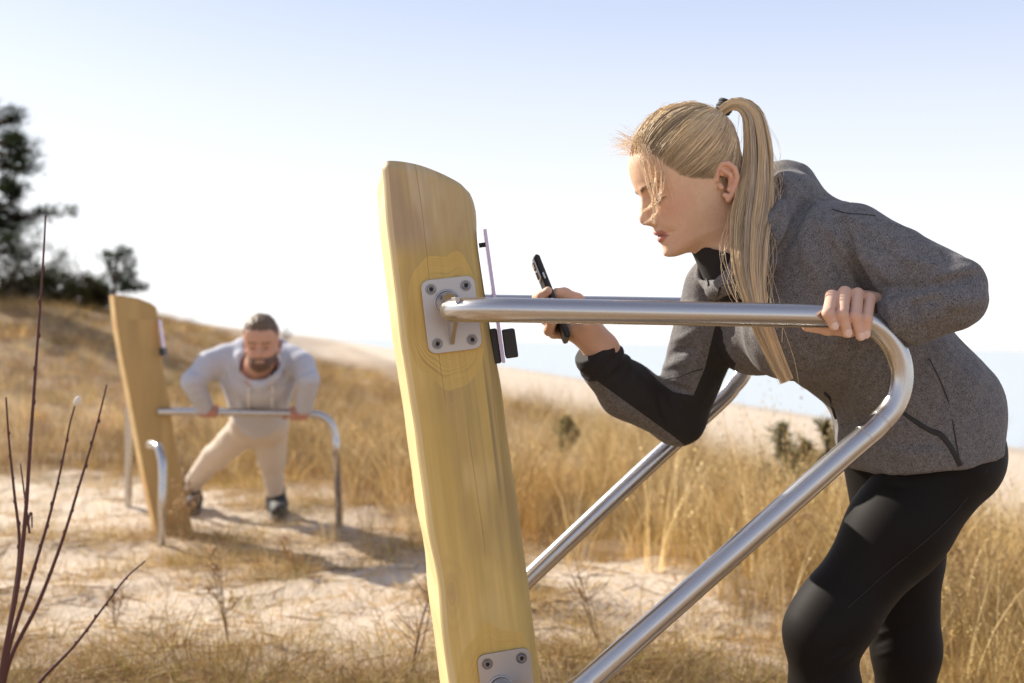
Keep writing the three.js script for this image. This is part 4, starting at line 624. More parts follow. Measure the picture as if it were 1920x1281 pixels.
  // ----- leggings and shoes -----
  const lg0 = blend([{ f: cap(P(1730, 800, 1.955), P(1745, 862, 1.955), 0.075, 0.08), k: 0.03 }, { f: cap(hipN, hipN.clone().lerp(knN, 0.38), 0.081, 0.0715), k: 0.04 }, { f: cap(hipN.clone().lerp(knN, 0.38), knN.clone().lerp(hipN, 0.12), 0.0715, 0.058), k: 0.04 }, { f: cap(knN.clone().lerp(hipN, 0.12), knN, 0.060, 0.0545), k: 0.03 }, { f: cap(knN, knN.clone().lerp(anN, 0.22), 0.0535, 0.0495), k: 0.03 }, { f: cap(knN.clone().lerp(anN, 0.22).add(V(0.006, 0, 0)), anN, 0.051, 0.034), k: 0.03 },
    { f: cap(hipF, hipF.clone().lerp(knF, 0.5), 0.088, 0.070), k: 0.03 }, { f: cap(hipF.clone().lerp(knF, 0.5), knF, 0.070, 0.056), k: 0.03 }, { f: cap(knF, knF.clone().lerp(anF, 0.3), 0.053, 0.051), k: 0.03 }, { f: cap(knF.clone().lerp(anF, 0.3), anF, 0.051, 0.034), k: 0.03 }, { f: ell(P(1812, 842, 1.93), [0.052, 0.07, 0.085]), k: 0.05 }], 0.03);
  const K = (x, y) => meet(lg0, x, y, 1.3, 2.4);
  const lg = creased(lg0, [[1600, 1204, 1548, 1232, 6, -4], [1598, 1222, 1552, 1250, 6, 3], [1594, 1240, 1556, 1268, 5, -3], [1640, 1165, 1680, 1150, 5, -3], [1640, 1192, 1670, 1184, 5, 3], [1640, 1210, 1668, 1200, 5, -3], [1640, 1230, 1672, 1222, 5, 2.5], [1660, 905, 1700, 915, 8, -3]].map(([a, b, c, d, w, h]) => [foldLine(lg0, a, b, c, d, 1.3, 2.4), w / 1150, h / 1150]));
  const [llo, lhi] = boundsOf([hipN, hipF, knN, knF, anN, anF, P(1880, 860, 1.9), P(1740, 790, 1.955)], 0.075);
  const leggings = part('leggings', boxUV(skin(lg, llo, lhi, 0.0055), 4), phys(0.0125, 0.0100, 0.0092, 0.62, { bumpMap: knit, bumpScale: 0.0002, sheen: 0.06, sheenRoughness: 0.4, sheenColor: new THREE.Color(0.30, 0.25, 0.23), specularIntensity: 0.22 }), o, 'tight black leggings');
  part('side_seam', tubeGeo([[1852, 880], [1800, 950], [1740, 1010], [1650, 1085], [1590, 1140]].map(([x, y]) => K(x, y)).filter(Boolean).length > 2 ? new THREE.CatmullRomCurve3([[1852, 880], [1800, 950], [1740, 1010], [1650, 1085], [1590, 1140]].map(([x, y]) => K(x, y)).filter(Boolean)) : new THREE.CatmullRomCurve3([hipN, knN]), 0.0009, 40, 6), mat(0.012, 0.010, 0.010, 0.7), leggings);
  for (const a of [anN, anF]) { const gY = ground(a.x, a.z), c = V(a.x, gY + 0.035, a.z), t = V(-1, 0, 0.25).normalize(); const sf = blend([cap(c.clone().addScaledVector(t, -0.05), c.clone().addScaledVector(t, 0.14).add(V(0, -0.008, 0)), 0.036, 0.028), cap(V(a.x, Math.max(a.y, gY + 0.06), a.z), c, 0.037, 0.04)], 0.03); part('shoe', skin((x, y, z) => smax(sf(x, y, z), gY + 0.002 - y, 0.004), ...boundsOf([c.clone().addScaledVector(t, -0.09), c.clone().addScaledVector(t, 0.18), a], 0.05), 0.007), mat(0.03, 0.03, 0.032, 0.7), o, 'dark training shoe'); }

  // ----- hair -----
  const hairMat = new THREE.MeshPhysicalMaterial({ vertexColors: true, roughness: 0.5, specularIntensity: 0.45, sheen: 0.35, sheenRoughness: 0.35, sheenColor: new THREE.Color(0.9, 0.72, 0.45) });
  const capMat = new THREE.MeshPhysicalMaterial({ color: new THREE.Color().setRGB(0.30, 0.205, 0.12), roughness: 0.7 });
  const HC = [-14, 42, 0];
  const scalpCache = new Map();
  function scalp(dx, dy, dz) { const k = Math.round(dx * 90) + ',' + Math.round(dy * 90) + ',' + Math.round(dz * 90); if (scalpCache.has(k)) return scalpCache.get(k); let a = 30, b = 170; for (let i = 0; i < 15; i++) { const m = (a + b) / 2; if (cranOnly(HC[0] + dx * m, HC[1] + dy * m, HC[2] + dz * m) < 0) a = m; else b = m; } scalpCache.set(k, a); return a; }
  const hf0 = headField({ open: 0.9, noEar: true }), occ = ell(V(-45, -10, 0), [56, 70, 60]);
  function cranOnly(f, u, l) { return smin(hf0(f, u, l), occ(f, u, l), 20); }
  const hairline = table([[-100, -95], [-82, -92], [-62, -74], [-48, -26], [-36, 2], [-12, 10], [12, 20], [34, 36], [50, 62], [62, 86], [74, 100], [100, 108]]);
  const TIE = [-112, 104, 0];
  const dirOf = (p) => { const d = [p[0] - HC[0], p[1] - HC[1], p[2] - HC[2]], l = Math.hypot(...d); return d.map((x) => x / l); };
  const tieDir = dirOf(TIE), rh = rng(909), strands = [];
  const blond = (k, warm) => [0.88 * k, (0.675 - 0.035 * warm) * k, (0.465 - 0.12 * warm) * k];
  const layer = (dir, lift) => { const r = scalp(...dir) + lift; return fromHead(HC[0] + dir[0] * r, HC[1] + dir[1] * r, HC[2] + dir[2] * r); };
  let tries = 0;
  while (strands.length < 5400 && tries++ < 90000) {
    const onLine = rh() < 0.42; let f, u, l;
    const a = rh() * 6.283, e = Math.acos(1 - 2 * rh()); let d = [Math.cos(a) * Math.sin(e), Math.cos(e), Math.sin(a) * Math.sin(e)];
    if (rh() < 0.7) d[2] = Math.abs(d[2]);
    if (onLine) { f = lerp(-84, 84, rh()); u = hairline(f) - 12 + 20 * rh() * (0.4 + 0.6 * rh()); let x = 5, y = 130; for (let i = 0; i < 16; i++) { const m = (x + y) / 2; if (cranOnly(f, u, m) < 0) x = m; else y = m; } d = dirOf([f, u, (rh() < 0.75 ? 1 : -1) * x]); }
    let r = scalp(...d); f = HC[0] + d[0] * r; u = HC[1] + d[1] * r; l = HC[2] + d[2] * r;
    const over = u - hairline(f) - 2 * noise3(f * 0.2, l * 0.2, 4); if (!onLine && over < 0) continue;
    const clump = noise3(f * 0.05 + 3, u * 0.05, l * 0.06), n = 9, pts = [], cosA = clamp(d[0] * tieDir[0] + d[1] * tieDir[1] + d[2] * tieDir[2], -1, 1), A0 = Math.acos(cosA); if (A0 < 0.12) continue;
    const lift0 = 2 + 6 * rh(), bend = (rh() - 0.5) * 0.10 + clump * 0.10;
    for (let i = 0; i <= n; i++) { const t = i / n, s0 = Math.sin((1 - t) * A0) / Math.sin(A0), s1 = Math.sin(t * A0) / Math.sin(A0); let q = [d[0] * s0 + tieDir[0] * s1, d[1] * s0 + tieDir[1] * s1 + bend * Math.sin(t * Math.PI) - 0.24 * Math.sin(t * Math.PI) * lerp(0.25, 1, sstep(-0.2, 0.5, d[0])) * (0.6 + 0.5 * hash3(strands.length, 1, 2)), d[2] * s0 + tieDir[2] * s1]; const m = Math.hypot(...q); q = q.map((x) => x / m); pts.push(layer(q, (i === 0 ? 0 : lift0 * Math.sin(Math.min(1, t * 2.4) * 1.57) + clump * 1.6 + 2.5 * noise3(q[0] * 9, q[1] * 9, q[2] * 14 + a)))); }
    pts[n] = fromHead(TIE[0] + 3 + (rh() - 0.5) * 8, TIE[1] - 2 + (rh() - 0.5) * 12, (rh() - 0.5) * 20);
    const k = 0.50 + 0.62 * rh() * rh() + 0.30 * rh() * (noise3(d[0] * 14, d[1] * 14, d[2] * 14) > 0 ? 1 : 0) + 0.25 * clump, root = 0.72, w = rh();
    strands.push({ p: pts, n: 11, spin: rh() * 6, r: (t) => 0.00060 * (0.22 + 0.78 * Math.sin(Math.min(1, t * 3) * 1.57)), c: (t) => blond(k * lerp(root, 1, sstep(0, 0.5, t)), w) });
  }
  const scalpGeo = skin((x, y, z) => { const [f, u, l] = toHead(x, y, z); return Math.max(cranOnly(f, u, l) - 0.9, hairline(f) + 7 + 5 * noise3(f * 0.3, l * 0.2, 8) - u) / S; }, hlo.clone(), hhi.clone(), 0.004);
  const hair = part('hair', scalpGeo, capMat, o, 'blond hair combed back to a ponytail');
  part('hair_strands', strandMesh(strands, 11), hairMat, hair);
  // hair tie
  const tie = []; for (let k = 0; k < 4; k++) { const c = fromHead(-118 - k * 4, 108 + k * 3.4, 0), n = fromHead(-122, 112, 0).sub(fromHead(-112, 104, 0)).normalize(); const g = new THREE.TorusGeometry(0.0105 + 0.001 * (k % 2), 0.0030, 8, 30); g.applyQuaternion(new THREE.Quaternion().setFromUnitVectors(V(0, 0, 1), n)); g.translate(c.x, c.y, c.z); tie.push(g); }
  part('hair_tie', merged(tie), mat(0.018, 0.018, 0.022, 0.7), o, 'black elastic hair tie');
  // ponytail: over the tie, down behind the ear, thin ragged end in front of the chest
  const spine = [[1352, 209, 1.913], [1371, 196, 1.908], [1392, 197, 1.902], [1410, 215, 1.895], [1418, 250, 1.885], [1421, 300, 1.872], [1417, 360, 1.845], [1408, 420, 1.815], [1404, 480, 1.785], [1410, 540, 1.766], [1424, 595, 1.757], [1442, 640, 1.757], [1464, 690, 1.762], [1486, 738, 1.768]].map((p) => P(...p)), tailC = new THREE.CatmullRomCurve3(spine, false, 'centripetal');
  const tw = table([[0, 0.008], [0.05, 0.010], [0.12, 0.017], [0.25, 0.023], [0.45, 0.029], [0.6, 0.026], [0.72, 0.016], [0.85, 0.0115], [1, 0.009]]), tail = [];
  const frames = []; for (let i = 0; i <= 52; i++) { const t = i / 52, c = tailC.getPointAt(t), tg = tailC.getTangentAt(t), vw = c.clone().sub(EYEV).normalize(), sd = V().crossVectors(tg, vw).normalize(); frames.push([c, sd, V().crossVectors(sd, tg).normalize()]); }
  for (let i = 0; i < 2300; i++) {
    const a = rh() * 6.283, q = Math.sqrt(rh()), stop = rh() < 0.3 ? 0.5 + 0.45 * rh() : 0.84 + 0.16 * rh(), cl = Math.floor(a * 3.2) * 17 + Math.floor(q * 3), pts = [], n = Math.round(51 * stop), ph0 = rh() * 6, dev = (rh() - 0.5) * 0.35, side = (hash3(cl, 2, 3) - 0.5) * 0.5;
    for (let k = 0; k <= n; k++) { const [c, sd, nm] = frames[k], t = k / 52, w = tw(t), wav = 0.12 * noise3(cl, t * 5, 1) + 0.05 * Math.sin(t * 9 + ph0) + side * sstep(0.35, 1, t) + dev * sstep(0.6, 1, t); pts.push(c.clone().addScaledVector(sd, (Math.cos(a) * q + wav) * w).addScaledVector(nm, (Math.sin(a) * q * 0.6 + wav * 0.4) * w)); }
    const k = 0.52 + 0.45 * rh() + 0.55 * (hash3(cl, 5, 9) - 0.4), w = hash3(cl, 1, 1);
    tail.push({ p: pts.filter((_, k) => k < 14 || k % 2 === 0), n: Math.max(14, Math.round(n * 0.62)), spin: rh() * 6, r: (t) => 0.00058 * (1 - 0.6 * t), c: (t) => blond(k * (1 + 0.12 * t), w * (1 - 0.3 * t)) });
  }
  part('ponytail', strandMesh(tail, 24), hairMat, o, 'long blond ponytail hanging down over the shoulder');
  // loose hair: glowing wisps at the forehead, locks over the eye, fly-aways
  const wisps = [], P3 = (a) => a.map((p) => P(...p));
  for (let i = 0; i < 150; i++) { const s = fromHead(lerp(56, 80, rh()), lerp(92, 122, rh()), lerp(-30, 45, rh())), g = rh() * 1.3 - 0.2, len = 0.012 + 0.03 * rh(); const dir = V().addScaledVector(F, Math.cos(g)).addScaledVector(U, Math.sin(g) * 0.8 + 0.2).addScaledVector(L, (rh() - 0.5) * 0.9); wisps.push({ p: [s, s.clone().addScaledVector(dir, len * 0.5), s.clone().addScaledVector(dir, len).addScaledVector(U, -0.008 * rh())], n: 5, r: (t) => 0.00028 * (1 - 0.7 * t), c: blond(1.05, 0.3) }); }
  for (let i = 0; i < 52; i++) { // curtain from the hairline down over brow and temple
    const f0 = lerp(44, 76, rh()), u0 = hairline(f0) + 6 + 10 * rh(), l0 = lerp(30, 62, rh()), end = lerp(0.35, 1, rh() * rh()), drop = lerp(30, 105, end), tx = lerp(-6, 16, rh());
    const k = 0.8 + 0.4 * rh(), pts = []; for (let j = 0; j <= 6; j++) { const t = j / 6, u = u0 - drop * t, ff = f0 + tx * Math.sin(t * 1.5), l = l0 - 10 * t; let f = ff, lo = 0; for (let q = 0; q < 14 && hf(f, u, l + lo) < 4; q++) { lo += 2; f += 0.8; } pts.push(fromHead(f, u, l + lo)); }
    wisps.push({ p: pts, n: 10, r: (t) => 0.00036 * (1 - 0.55 * t), c: blond(k, rh() * 0.6) }); }
  for (const lk of [[[1215, 300], [1222, 340], [1226, 372], [1214, 392], [1201, 400]], [[1228, 310], [1232, 345], [1230, 378], [1216, 390], [1204, 396]], [[1205, 300], [1214, 340], [1222, 375], [1222, 410], [1210, 418]], [[1240, 320], [1240, 350], [1234, 378], [1228, 400], [1212, 416]], [[1200, 300], [1210, 330], [1219, 360], [1228, 372], [1232, 384]], [[1232, 320], [1226, 350], [1224, 380], [1227, 402], [1226, 420]], [[1246, 330], [1243, 355], [1236, 378], [1222, 384], [1206, 398]]]) for (let k = 0; k < 6; k++) wisps.push({ p: lk.map(([x, y], i) => P(x + (rh() - 0.5) * (3 + i * 1.6), y + (rh() - 0.5) * 5, 1.845 - 0.004 * rh() + (i > 2 ? 0.010 : 0))), n: 12, r: (t) => 0.00040 * (1 - 0.55 * t), c: blond(1.15, 0.1) });
  for (let i = 0; i < 46; i++) { const t0 = 0.10 + 0.55 * rh(), c = tailC.getPointAt(t0), sgn = rh() < 0.72 ? 1 : -1, out = 0.025 + 0.016 * rh(), l = 0.25 * rh() + 0.1; const pts = []; for (let j = 0; j <= 5; j++) { const q = tailC.getPointAt(Math.min(0.99, t0 + l * j / 5)); pts.push(q.addScaledVector(CR, sgn * (out * (0.55 + 0.55 * Math.sin(j / 5 * 3.0)) + (rh() - 0.5) * 0.003)).addScaledVector(V(0, 0, 1), (rh() - 0.5) * 0.01)); } void c; wisps.push({ p: pts, n: 9, r: () => 0.00024, c: blond(0.95, 0.4) }); }
  for (let i = 0; i < 120; i++) { const a = rh() * 3.1 - 0.35, d = [Math.cos(a), Math.sin(a), (rh() - 0.5) * 0.9]; const m = Math.hypot(...d), q = d.map((x) => x / m); if (HC[1] + q[1] * scalp(...q) < hairline(HC[0] + q[0] * scalp(...q))) continue; const pts = []; for (let j = 0; j <= 4; j++) { const b = a + 0.16 * j / 4 * (1 + rh()); const e = [Math.cos(b), Math.sin(b), d[2]]; const n = Math.hypot(...e); pts.push(layer(e.map((x) => x / n), 5 + (4 + 5 * rh()) * Math.sin(j / 4 * 2.4))); } wisps.push({ p: pts, n: 7, r: () => 0.00022, c: blond(1, 0.3) }); }
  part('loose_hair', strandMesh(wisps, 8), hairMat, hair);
  for (let i = 0; i < 420; i++) { // baby hair along the hairline
    const f = lerp(-30, 78, rh()), u = hairline(f) + lerp(-13, 3, rh()); let x = 5, y = 130; for (let j = 0; j < 14; j++) { const m = (x + y) / 2; if (cranOnly(f, u, m) < 0) x = m; else y = m; } const len = 10 + 16 * rh(), pts = []; for (let j = 0; j <= 4; j++) { const t = j / 4, d = dirOf([f - len * t * 0.9, u + len * t * (0.55 + 0.5 * rh()), x]); pts.push(layer(d, 0.3 + 2.2 * t)); } wisps.push({ p: pts, n: 5, r: (t) => 0.00026 * (1.1 - 0.3 * t), c: blond(0.72 + 0.4 * rh(), rh()) }); }
  for (let i = 0; i < 620; i++) { // soft short hair below the temple and before the ear
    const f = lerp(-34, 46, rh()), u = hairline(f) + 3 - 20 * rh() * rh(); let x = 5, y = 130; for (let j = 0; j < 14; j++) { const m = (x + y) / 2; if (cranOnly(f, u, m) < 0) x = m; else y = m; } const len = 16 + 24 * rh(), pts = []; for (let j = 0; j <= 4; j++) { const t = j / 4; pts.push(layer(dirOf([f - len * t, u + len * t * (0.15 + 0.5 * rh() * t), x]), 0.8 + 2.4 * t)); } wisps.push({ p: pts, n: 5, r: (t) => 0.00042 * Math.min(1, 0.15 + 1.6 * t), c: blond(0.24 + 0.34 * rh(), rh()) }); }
  for (let i = 0; i < 420; i++) { // hair swept from the forehead along the temple and over the top of the ear
    const a = rh(), b = rh() - 0.5, dn = -14 * (1 - a); const way = [[66 - 22 * a, 88 - 26 * a + 12 * b, 50 + 14 * a], [44 - 14 * a, 58 - 16 * a + dn * 0.4 + 16 * b * b, 66], [20 - 8 * a, 34 + dn + 24 * a, 76], [-10, 22 + dn * 0.8 + 26 * a, 80], [-36, 12 + dn * 0.4 + 26 * a + 4 * b, 82], [-62, 22 + 26 * a, 76], [-90, 58 + 20 * a, 50]];
    const pts = way.map((p, k) => layer(dirOf(p), (k === 0 ? 0.6 : 2.5 + 4 * rh() * Math.sin(k / 6 * 3)) + (k === 4 ? 9 * (1 - a) : 0))); pts.push(fromHead(-110, 98, 6 + 8 * b)); wisps.push({ p: pts, n: 16, r: (t) => 0.00052 * (0.2 + 0.8 * Math.sin(Math.PI * Math.min(0.6, 0.04 + t))), c: blond(0.55 + 0.5 * rh(), rh()) }); }
  for (const s of [1, -1]) { // eyes looking down at the phone
    const c = fromHead(61.5, -3, s * 33), e = new THREE.SphereGeometry(13.4 / S, 24, 18); e.translate(c.x, c.y, c.z); const eye = part('eye', e, phys(0.72, 0.69, 0.66, 0.2, { clearcoat: 0.6 }), o);
    const dir = V().addScaledVector(F, 0.95).addScaledVector(U, -0.18).addScaledVector(L, s * 0.12).normalize(), ir = new THREE.SphereGeometry(7.2 / S, 18, 12); ir.translate(c.x + dir.x * 7.4 / S, c.y + dir.y * 7.4 / S, c.z + dir.z * 7.4 / S); part('iris', ir, phys(0.045, 0.05, 0.055, 0.15, { clearcoat: 1 }), eye); }
  // dark line of the lashes and the brow hairs, laid on the face
  const onFace = (u, l) => { let x = 40, y = 120; for (let i = 0; i < 16; i++) { const m = (x + y) / 2; if (hf(m, u, l) < 0) x = m; else y = m; } return x; };
  for (const s of [1, -1]) {
    const ll = []; for (let i = 0; i <= 10; i++) { const l = s * lerp(19, 52, i / 10), u = -3.4 + 1.2 * Math.sin(i / 10 * 3.14) + 1.0 * (i / 10); ll.push(fromHead(onFace(u, l) + 0.9, u, l)); } part('lash_line', tubeGeo(ll, (t) => 0.0013 * Math.sin(0.3 + 2.6 * t), 40, 6), mat(0.03, 0.02, 0.016, 0.6), o);
    const bh = []; for (let i = 0; i < 90; i++) { const q = rh(), l = s * lerp(13, 56, q), u = 23 + 7 * Math.sin(q * 2.4) + (rh() - 0.5) * 5 * (1.1 - q), l2 = l + s * 6, u2 = u + 2.5 - 4 * q; bh.push({ p: [fromHead(onFace(u, l) + 0.2, u, l), fromHead(onFace((u + u2) / 2, (l + l2) / 2) + 1.0, (u + u2) / 2, (l + l2) / 2), fromHead(onFace(u2, l2) + 0.8, u2, l2)], n: 4, r: (t) => 0.00034 * (1 - 0.7 * t), c: [0.24, 0.15, 0.09] }); } part('eyebrow', strandMesh(bh, 4), hairMat, o);
  }
  // lashes
  for (const s of [1, -1]) { const lash = []; for (let i = 0; i < 16; i++) { const l = s * lerp(20, 47, i / 15), r0 = fromHead(78 - 0.010 * (Math.abs(l) - 33) ** 2, -3.2, l); lash.push({ p: [r0, r0.clone().addScaledVector(F, 0.004).addScaledVector(U, -0.001), r0.clone().addScaledVector(F, 0.0105).addScaledVector(U, -0.0005).addScaledVector(L, s * 0.002)], n: 4, r: (t) => 0.0007 * (1 - 0.75 * t), c: [0.02, 0.015, 0.012] }); }
  part('eyelashes', strandMesh(lash, 4), hairMat, o); }
  return { o, phMid, phUp, phW, phN, sc };
})();

// ---------- the phone in her hand ----------
{
  const { phMid, phUp, phW, phN, sc } = woman, n = phN.clone().multiplyScalar(sc), x = V().crossVectors(phUp, n), M = new THREE.Matrix4().makeBasis(x, phUp, n).setPosition(phMid);
  const ph = thing('phone', 'black smartphone held upright in the womans right hand behind the near rail', 'phone');
  const caseMat = mat(0.012, 0.012, 0.013, 0.5), glass = new THREE.MeshPhysicalMaterial({ color: new THREE.Color().setRGB(0.03, 0.03, 0.035), roughness: 0.08, clearcoat: 1 }), silver = new THREE.MeshStandardMaterial({ color: new THREE.Color().setRGB(0.55, 0.53, 0.5), metalness: 1, roughness: 0.25 });
  part('phone_case', new RoundedBoxGeometry(0.0735, 0.150, 0.0102, 5, 0.0048).applyMatrix4(M), caseMat, ph);
  part('screen', new RoundedBoxGeometry(0.067, 0.143, 0.001, 2, 0.0004).translate(0, 0, 0.0052).applyMatrix4(M), glass, ph);
  const bump = part('camera_bump', new RoundedBoxGeometry(0.036, 0.037, 0.0030, 4, 0.0014).translate(-0.0165 * Math.sign(x.dot(phW)) * -1, 0.052, -0.0062).applyMatrix4(M), silver, ph);
  for (const [a, b] of [[0.008, 0.008], [-0.008, 0.008], [0.008, -0.008]]) part('camera_lens', new THREE.CylinderGeometry(0.0062, 0.0066, 0.0026, 24).rotateX(Math.PI / 2).translate(0.0165 * Math.sign(x.dot(phW)) + a, 0.052 + b, -0.0085).applyMatrix4(M), glass, bump);
  for (const [y, h] of [[0.036, 0.011], [0.020, 0.011]]) part('side_button', new RoundedBoxGeometry(0.0016, h, 0.0028, 2, 0.0006).translate(0.0369 * Math.sign(x.dot(phW)), y, 0).applyMatrix4(M), y > 0.03 ? silver : caseMat, ph);
}
// ---------- the man at the second station ----------
const man = (() => {
  const D = 5.32, S = 455, HO = P(489, 643, 5.16), pitch = 12 * Math.PI / 180;
  const hd = V(0.10, 0, 1).normalize();
  const F = hd.clone().multiplyScalar(Math.cos(pitch)).addScaledVector(CU, -Math.sin(pitch)).normalize(), U = hd.clone().multiplyScalar(Math.sin(pitch)).addScaledVector(CU, Math.cos(pitch)).normalize(), L = V().crossVectors(U, F).normalize();
  const HS = 1120, toHead = (x, y, z) => { const a = x - HO.x, b = y - HO.y, c = z - HO.z; return [(a * F.x + b * F.y + c * F.z) * HS + 10, (a * U.x + b * U.y + c * U.z) * HS + 12, (a * L.x + b * L.y + c * L.z) * HS]; };
  const fromHead = (f, u, l) => HO.clone().addScaledVector(F, (f - 10) / HS).addScaledVector(U, (u - 12) / HS).addScaledVector(L, l / HS);
  const hf = headField({ open: 2.6, wide: 1.06 }), beardF = ell(V(48, -84, 0), [48, 42, 56]);
  void S; void D;
  const neckF = blend([cap(fromHead(-40, -60, 0), P(478, 705, 5.36), 0.060, 0.07)], 0.03);
  const headW = (x, y, z) => { const [f, u, l] = toHead(x, y, z); return smin(smin(hf(f, u, l), beardF(f, u, l), 12) / HS, neckF(x, y, z), 0.02); };
  const col = (x, y, z) => { const [f, u, l] = toHead(x, y, z), al = Math.abs(l), q = [0.56, 0.315, 0.215]; const m = (k, c) => { for (let i = 0; i < 3; i++) q[i] = lerp(q[i], c[i], k); }; const n = 6 * noise3(f * 0.15, u * 0.15, l * 0.15);
    const hair = u > table([[-90, -70], [-50, -60], [-34, 30], [-10, 40], [40, 60], [58, 84], [76, 96]])(f) + n * 0.6 ? 1 : 0; m(hair * 0.95, [0.085, 0.052, 0.034]);
    const beard = sstep(-44, -52, u - 0.010 * Math.max(0, 60 - f) * 40 * 0.02 + n * 0.5) * (f > -30 ? 1 : 0) * (u > -150 ? 1 : 0); m((beard * (Math.abs(u + 64) < 7 && al < 21 && f > 70 ? 0.25 : 1)) * 0.92, [0.085, 0.045, 0.028]);
    m(sstep(30, 10, f) * sstep(-20, -45, u) * sstep(-20, -10, f) * 0.4, [0.12, 0.065, 0.04]);
    m(0.85 * g2(u - 27, 4.5) * sstep(8, 14, al) * sstep(58, 50, al) * (f > 40 ? 1 : 0), [0.07, 0.042, 0.03]);
    m(0.85 * g2(u + 2, 4) * g2(al - 33, 13) * (f > 50 ? 1 : 0), [0.08, 0.05, 0.04]); m(0.35 * g2(al - 33, 20) * g2(u - 6, 12) * (f > 50 ? 1 : 0), [0.32, 0.15, 0.10]); m(0.35 * g2(u + 20, 18) * g2(al - 45, 22) * (f > 20 ? 1 : 0), [0.62, 0.27, 0.19]); m(al > 82 ? 0.45 : 0, [0.62, 0.25, 0.18]); return q; };
  const [hlo, hhi] = boundsOf([fromHead(130, 0, 0), fromHead(-122, 0, 0), fromHead(0, 160, 0), fromHead(60, -130, 0), fromHead(0, 0, 105), fromHead(0, 0, -105), P(478, 705, 5.36)], 0.05);
  const headG = paint(skin(headW, hlo, hhi, 0.0042), col);
  // joints: shoulders over the rail, elbows out, hips back, feet behind on the sand
  const railZ = 5.42, sR = P(394, 683, 5.34), sL = P(566, 685, 5.34), eR = P(361, 716, 5.28), eL = P(578, 712, 5.28), wR = P(384, 764, 5.40), wL = P(570, 764, 5.40), hip = P(487, 796, 5.95), chest = P(484, 705, 5.42), belly = P(486, 765, 5.72);
  const kR = P(403, 858, 6.10), kL = P(509, 862, 6.06);
  const fR = groundAt(352, 958), fL = groundAt(513, 968); const aR = fR.clone().add(V(0, 0.09, -0.03)), aL = fL.clone().add(V(0, 0.09, -0.03));
  // hands with fingers over the rail
  const hands = []; const fistPts = [];
  for (const [hx, w, s] of [[393, wR, 1], [557, wL, -1]]) {
    const kn = [0, 1, 2, 3].map((i) => hx + s * (8 - i * 8.2)), hy = (x) => 774 + (x - 470) * 0.03, prims = [], fing = [];
    kn.forEach((x, i) => { const a = P(x, hy(x) - 7.5, railZ + 0.015), b = P(x + 1, hy(x) - 7.6, railZ - 0.022), c = P(x + s, hy(x) + 2, railZ - 0.036), d = P(x + s, hy(x) + 9, railZ - 0.026); fing.push(blend(limb([a, b, c, d], [0.0125, 0.0115, 0.0105, 0.009]), 0.006)); prims.push(cap(a, w, 0.014, 0.026)); fistPts.push(b, d); });
    const th = blend(limb([P(hx + s * 12, hy(hx) - 6, railZ + 0.02), P(hx + s * 18, hy(hx) + 2, railZ + 0.004), P(hx + s * 24, hy(hx) + 7, railZ - 0.010)], [0.016, 0.0135, 0.010]), 0.006), pal = blend(prims, 0.012);
    hands.push((x, y, z) => { let e = 1e9; for (const f of fing) e = smin(e, f(x, y, z), 0.003); return smin(smin(pal(x, y, z), e, 0.006), th(x, y, z), 0.006); });
  }
  const handCol = () => [0.50, 0.235, 0.165];
  const handG = hands.map((h, i) => paint(skin(h, ...boundsOf([i ? wL : wR, ...fistPts.slice(i * 8, i * 8 + 8)], 0.05), 0.004), handCol));
  const bodyF = blend([cap(sR, eR, 0.025, 0.025), cap(eR, wR, 0.025, 0.024), cap(sL, eL, 0.025, 0.025), cap(eL, wL, 0.025, 0.024), cap(sR, sL, 0.022, 0.022), cap(chest, hip, 0.06, 0.06), cap(hip, kR, 0.05, 0.04), cap(kR, aR, 0.035, 0.03), cap(hip, kL, 0.05, 0.04), cap(kL, aL, 0.035, 0.03)], 0.02);
  const bodyG = paint(skin(bodyF, ...boundsOf([sR, sL, eR, eL, wR, wL, hip, kR, kL, aR, aL, chest], 0.12), 0.018), handCol);
  const o = shadowed(new THREE.Mesh(boxUV(joined([headG, ...handG, bodyG]), 12), skinMat)); o.name = numbered('person'); scene.add(o);
  tag(o, 'bearded man in pale hoodie and beige trousers doing push ups on a low rail', 'person');
  const crownF = ell(V(-14, 62, 0), [106, 93, 85]), mHair = table([[-110, -70], [-50, -62], [-40, 10], [-14, 34], [34, 52], [54, 78], [80, 86]]);
  part('hair', skin((x, y, z) => { const [f, u, l] = toHead(x, y, z); return smax(crownF(f, u, l) + 5 * noise3(f * 0.07, u * 0.05, l * 0.09) - 6 * g2(f - 60, 40) * g2(l + 10, 50) * sstep(80, 120, u), mHair(f) + 5 * noise3(l * 0.12, f * 0.1, 2) - u, 4) / HS; }, hlo, hhi, 0.0045), mat(0.12, 0.075, 0.045, 0.6), o, 'short brown hair');
  // hoodie
  const hz = (a, b, ra, rb, k = 0.04) => ({ f: cap(a, b, ra, rb), k });
  const sR2 = P(422, 676, 5.38), sL2 = P(546, 677, 5.38);
  const up = (p, s) => p.clone().add(V(s, 0, 0));
  const hood0 = blend([hz(up(chest, -0.075), up(belly, -0.05), 0.105, 0.09, 0.05), hz(up(chest, 0.075), up(belly, 0.05), 0.105, 0.09, 0.05), hz(chest, belly, 0.125, 0.11, 0.05), hz(belly, P(486, 780, 5.86), 0.11, 0.115, 0.05), hz(sR2, sL2, 0.064, 0.064, 0.04), hz(P(462, 662, 5.42), P(515, 662, 5.42), 0.07, 0.07, 0.04),
    hz(sR2, sR, 0.064, 0.060), hz(sL2, sL, 0.064, 0.060), hz(sR, eR, 0.060, 0.050, 0.02), hz(eR, wR, 0.051, 0.040, 0.012), hz(sL, eL, 0.060, 0.050, 0.02), hz(eL, wL, 0.051, 0.040, 0.012)], 0.04);
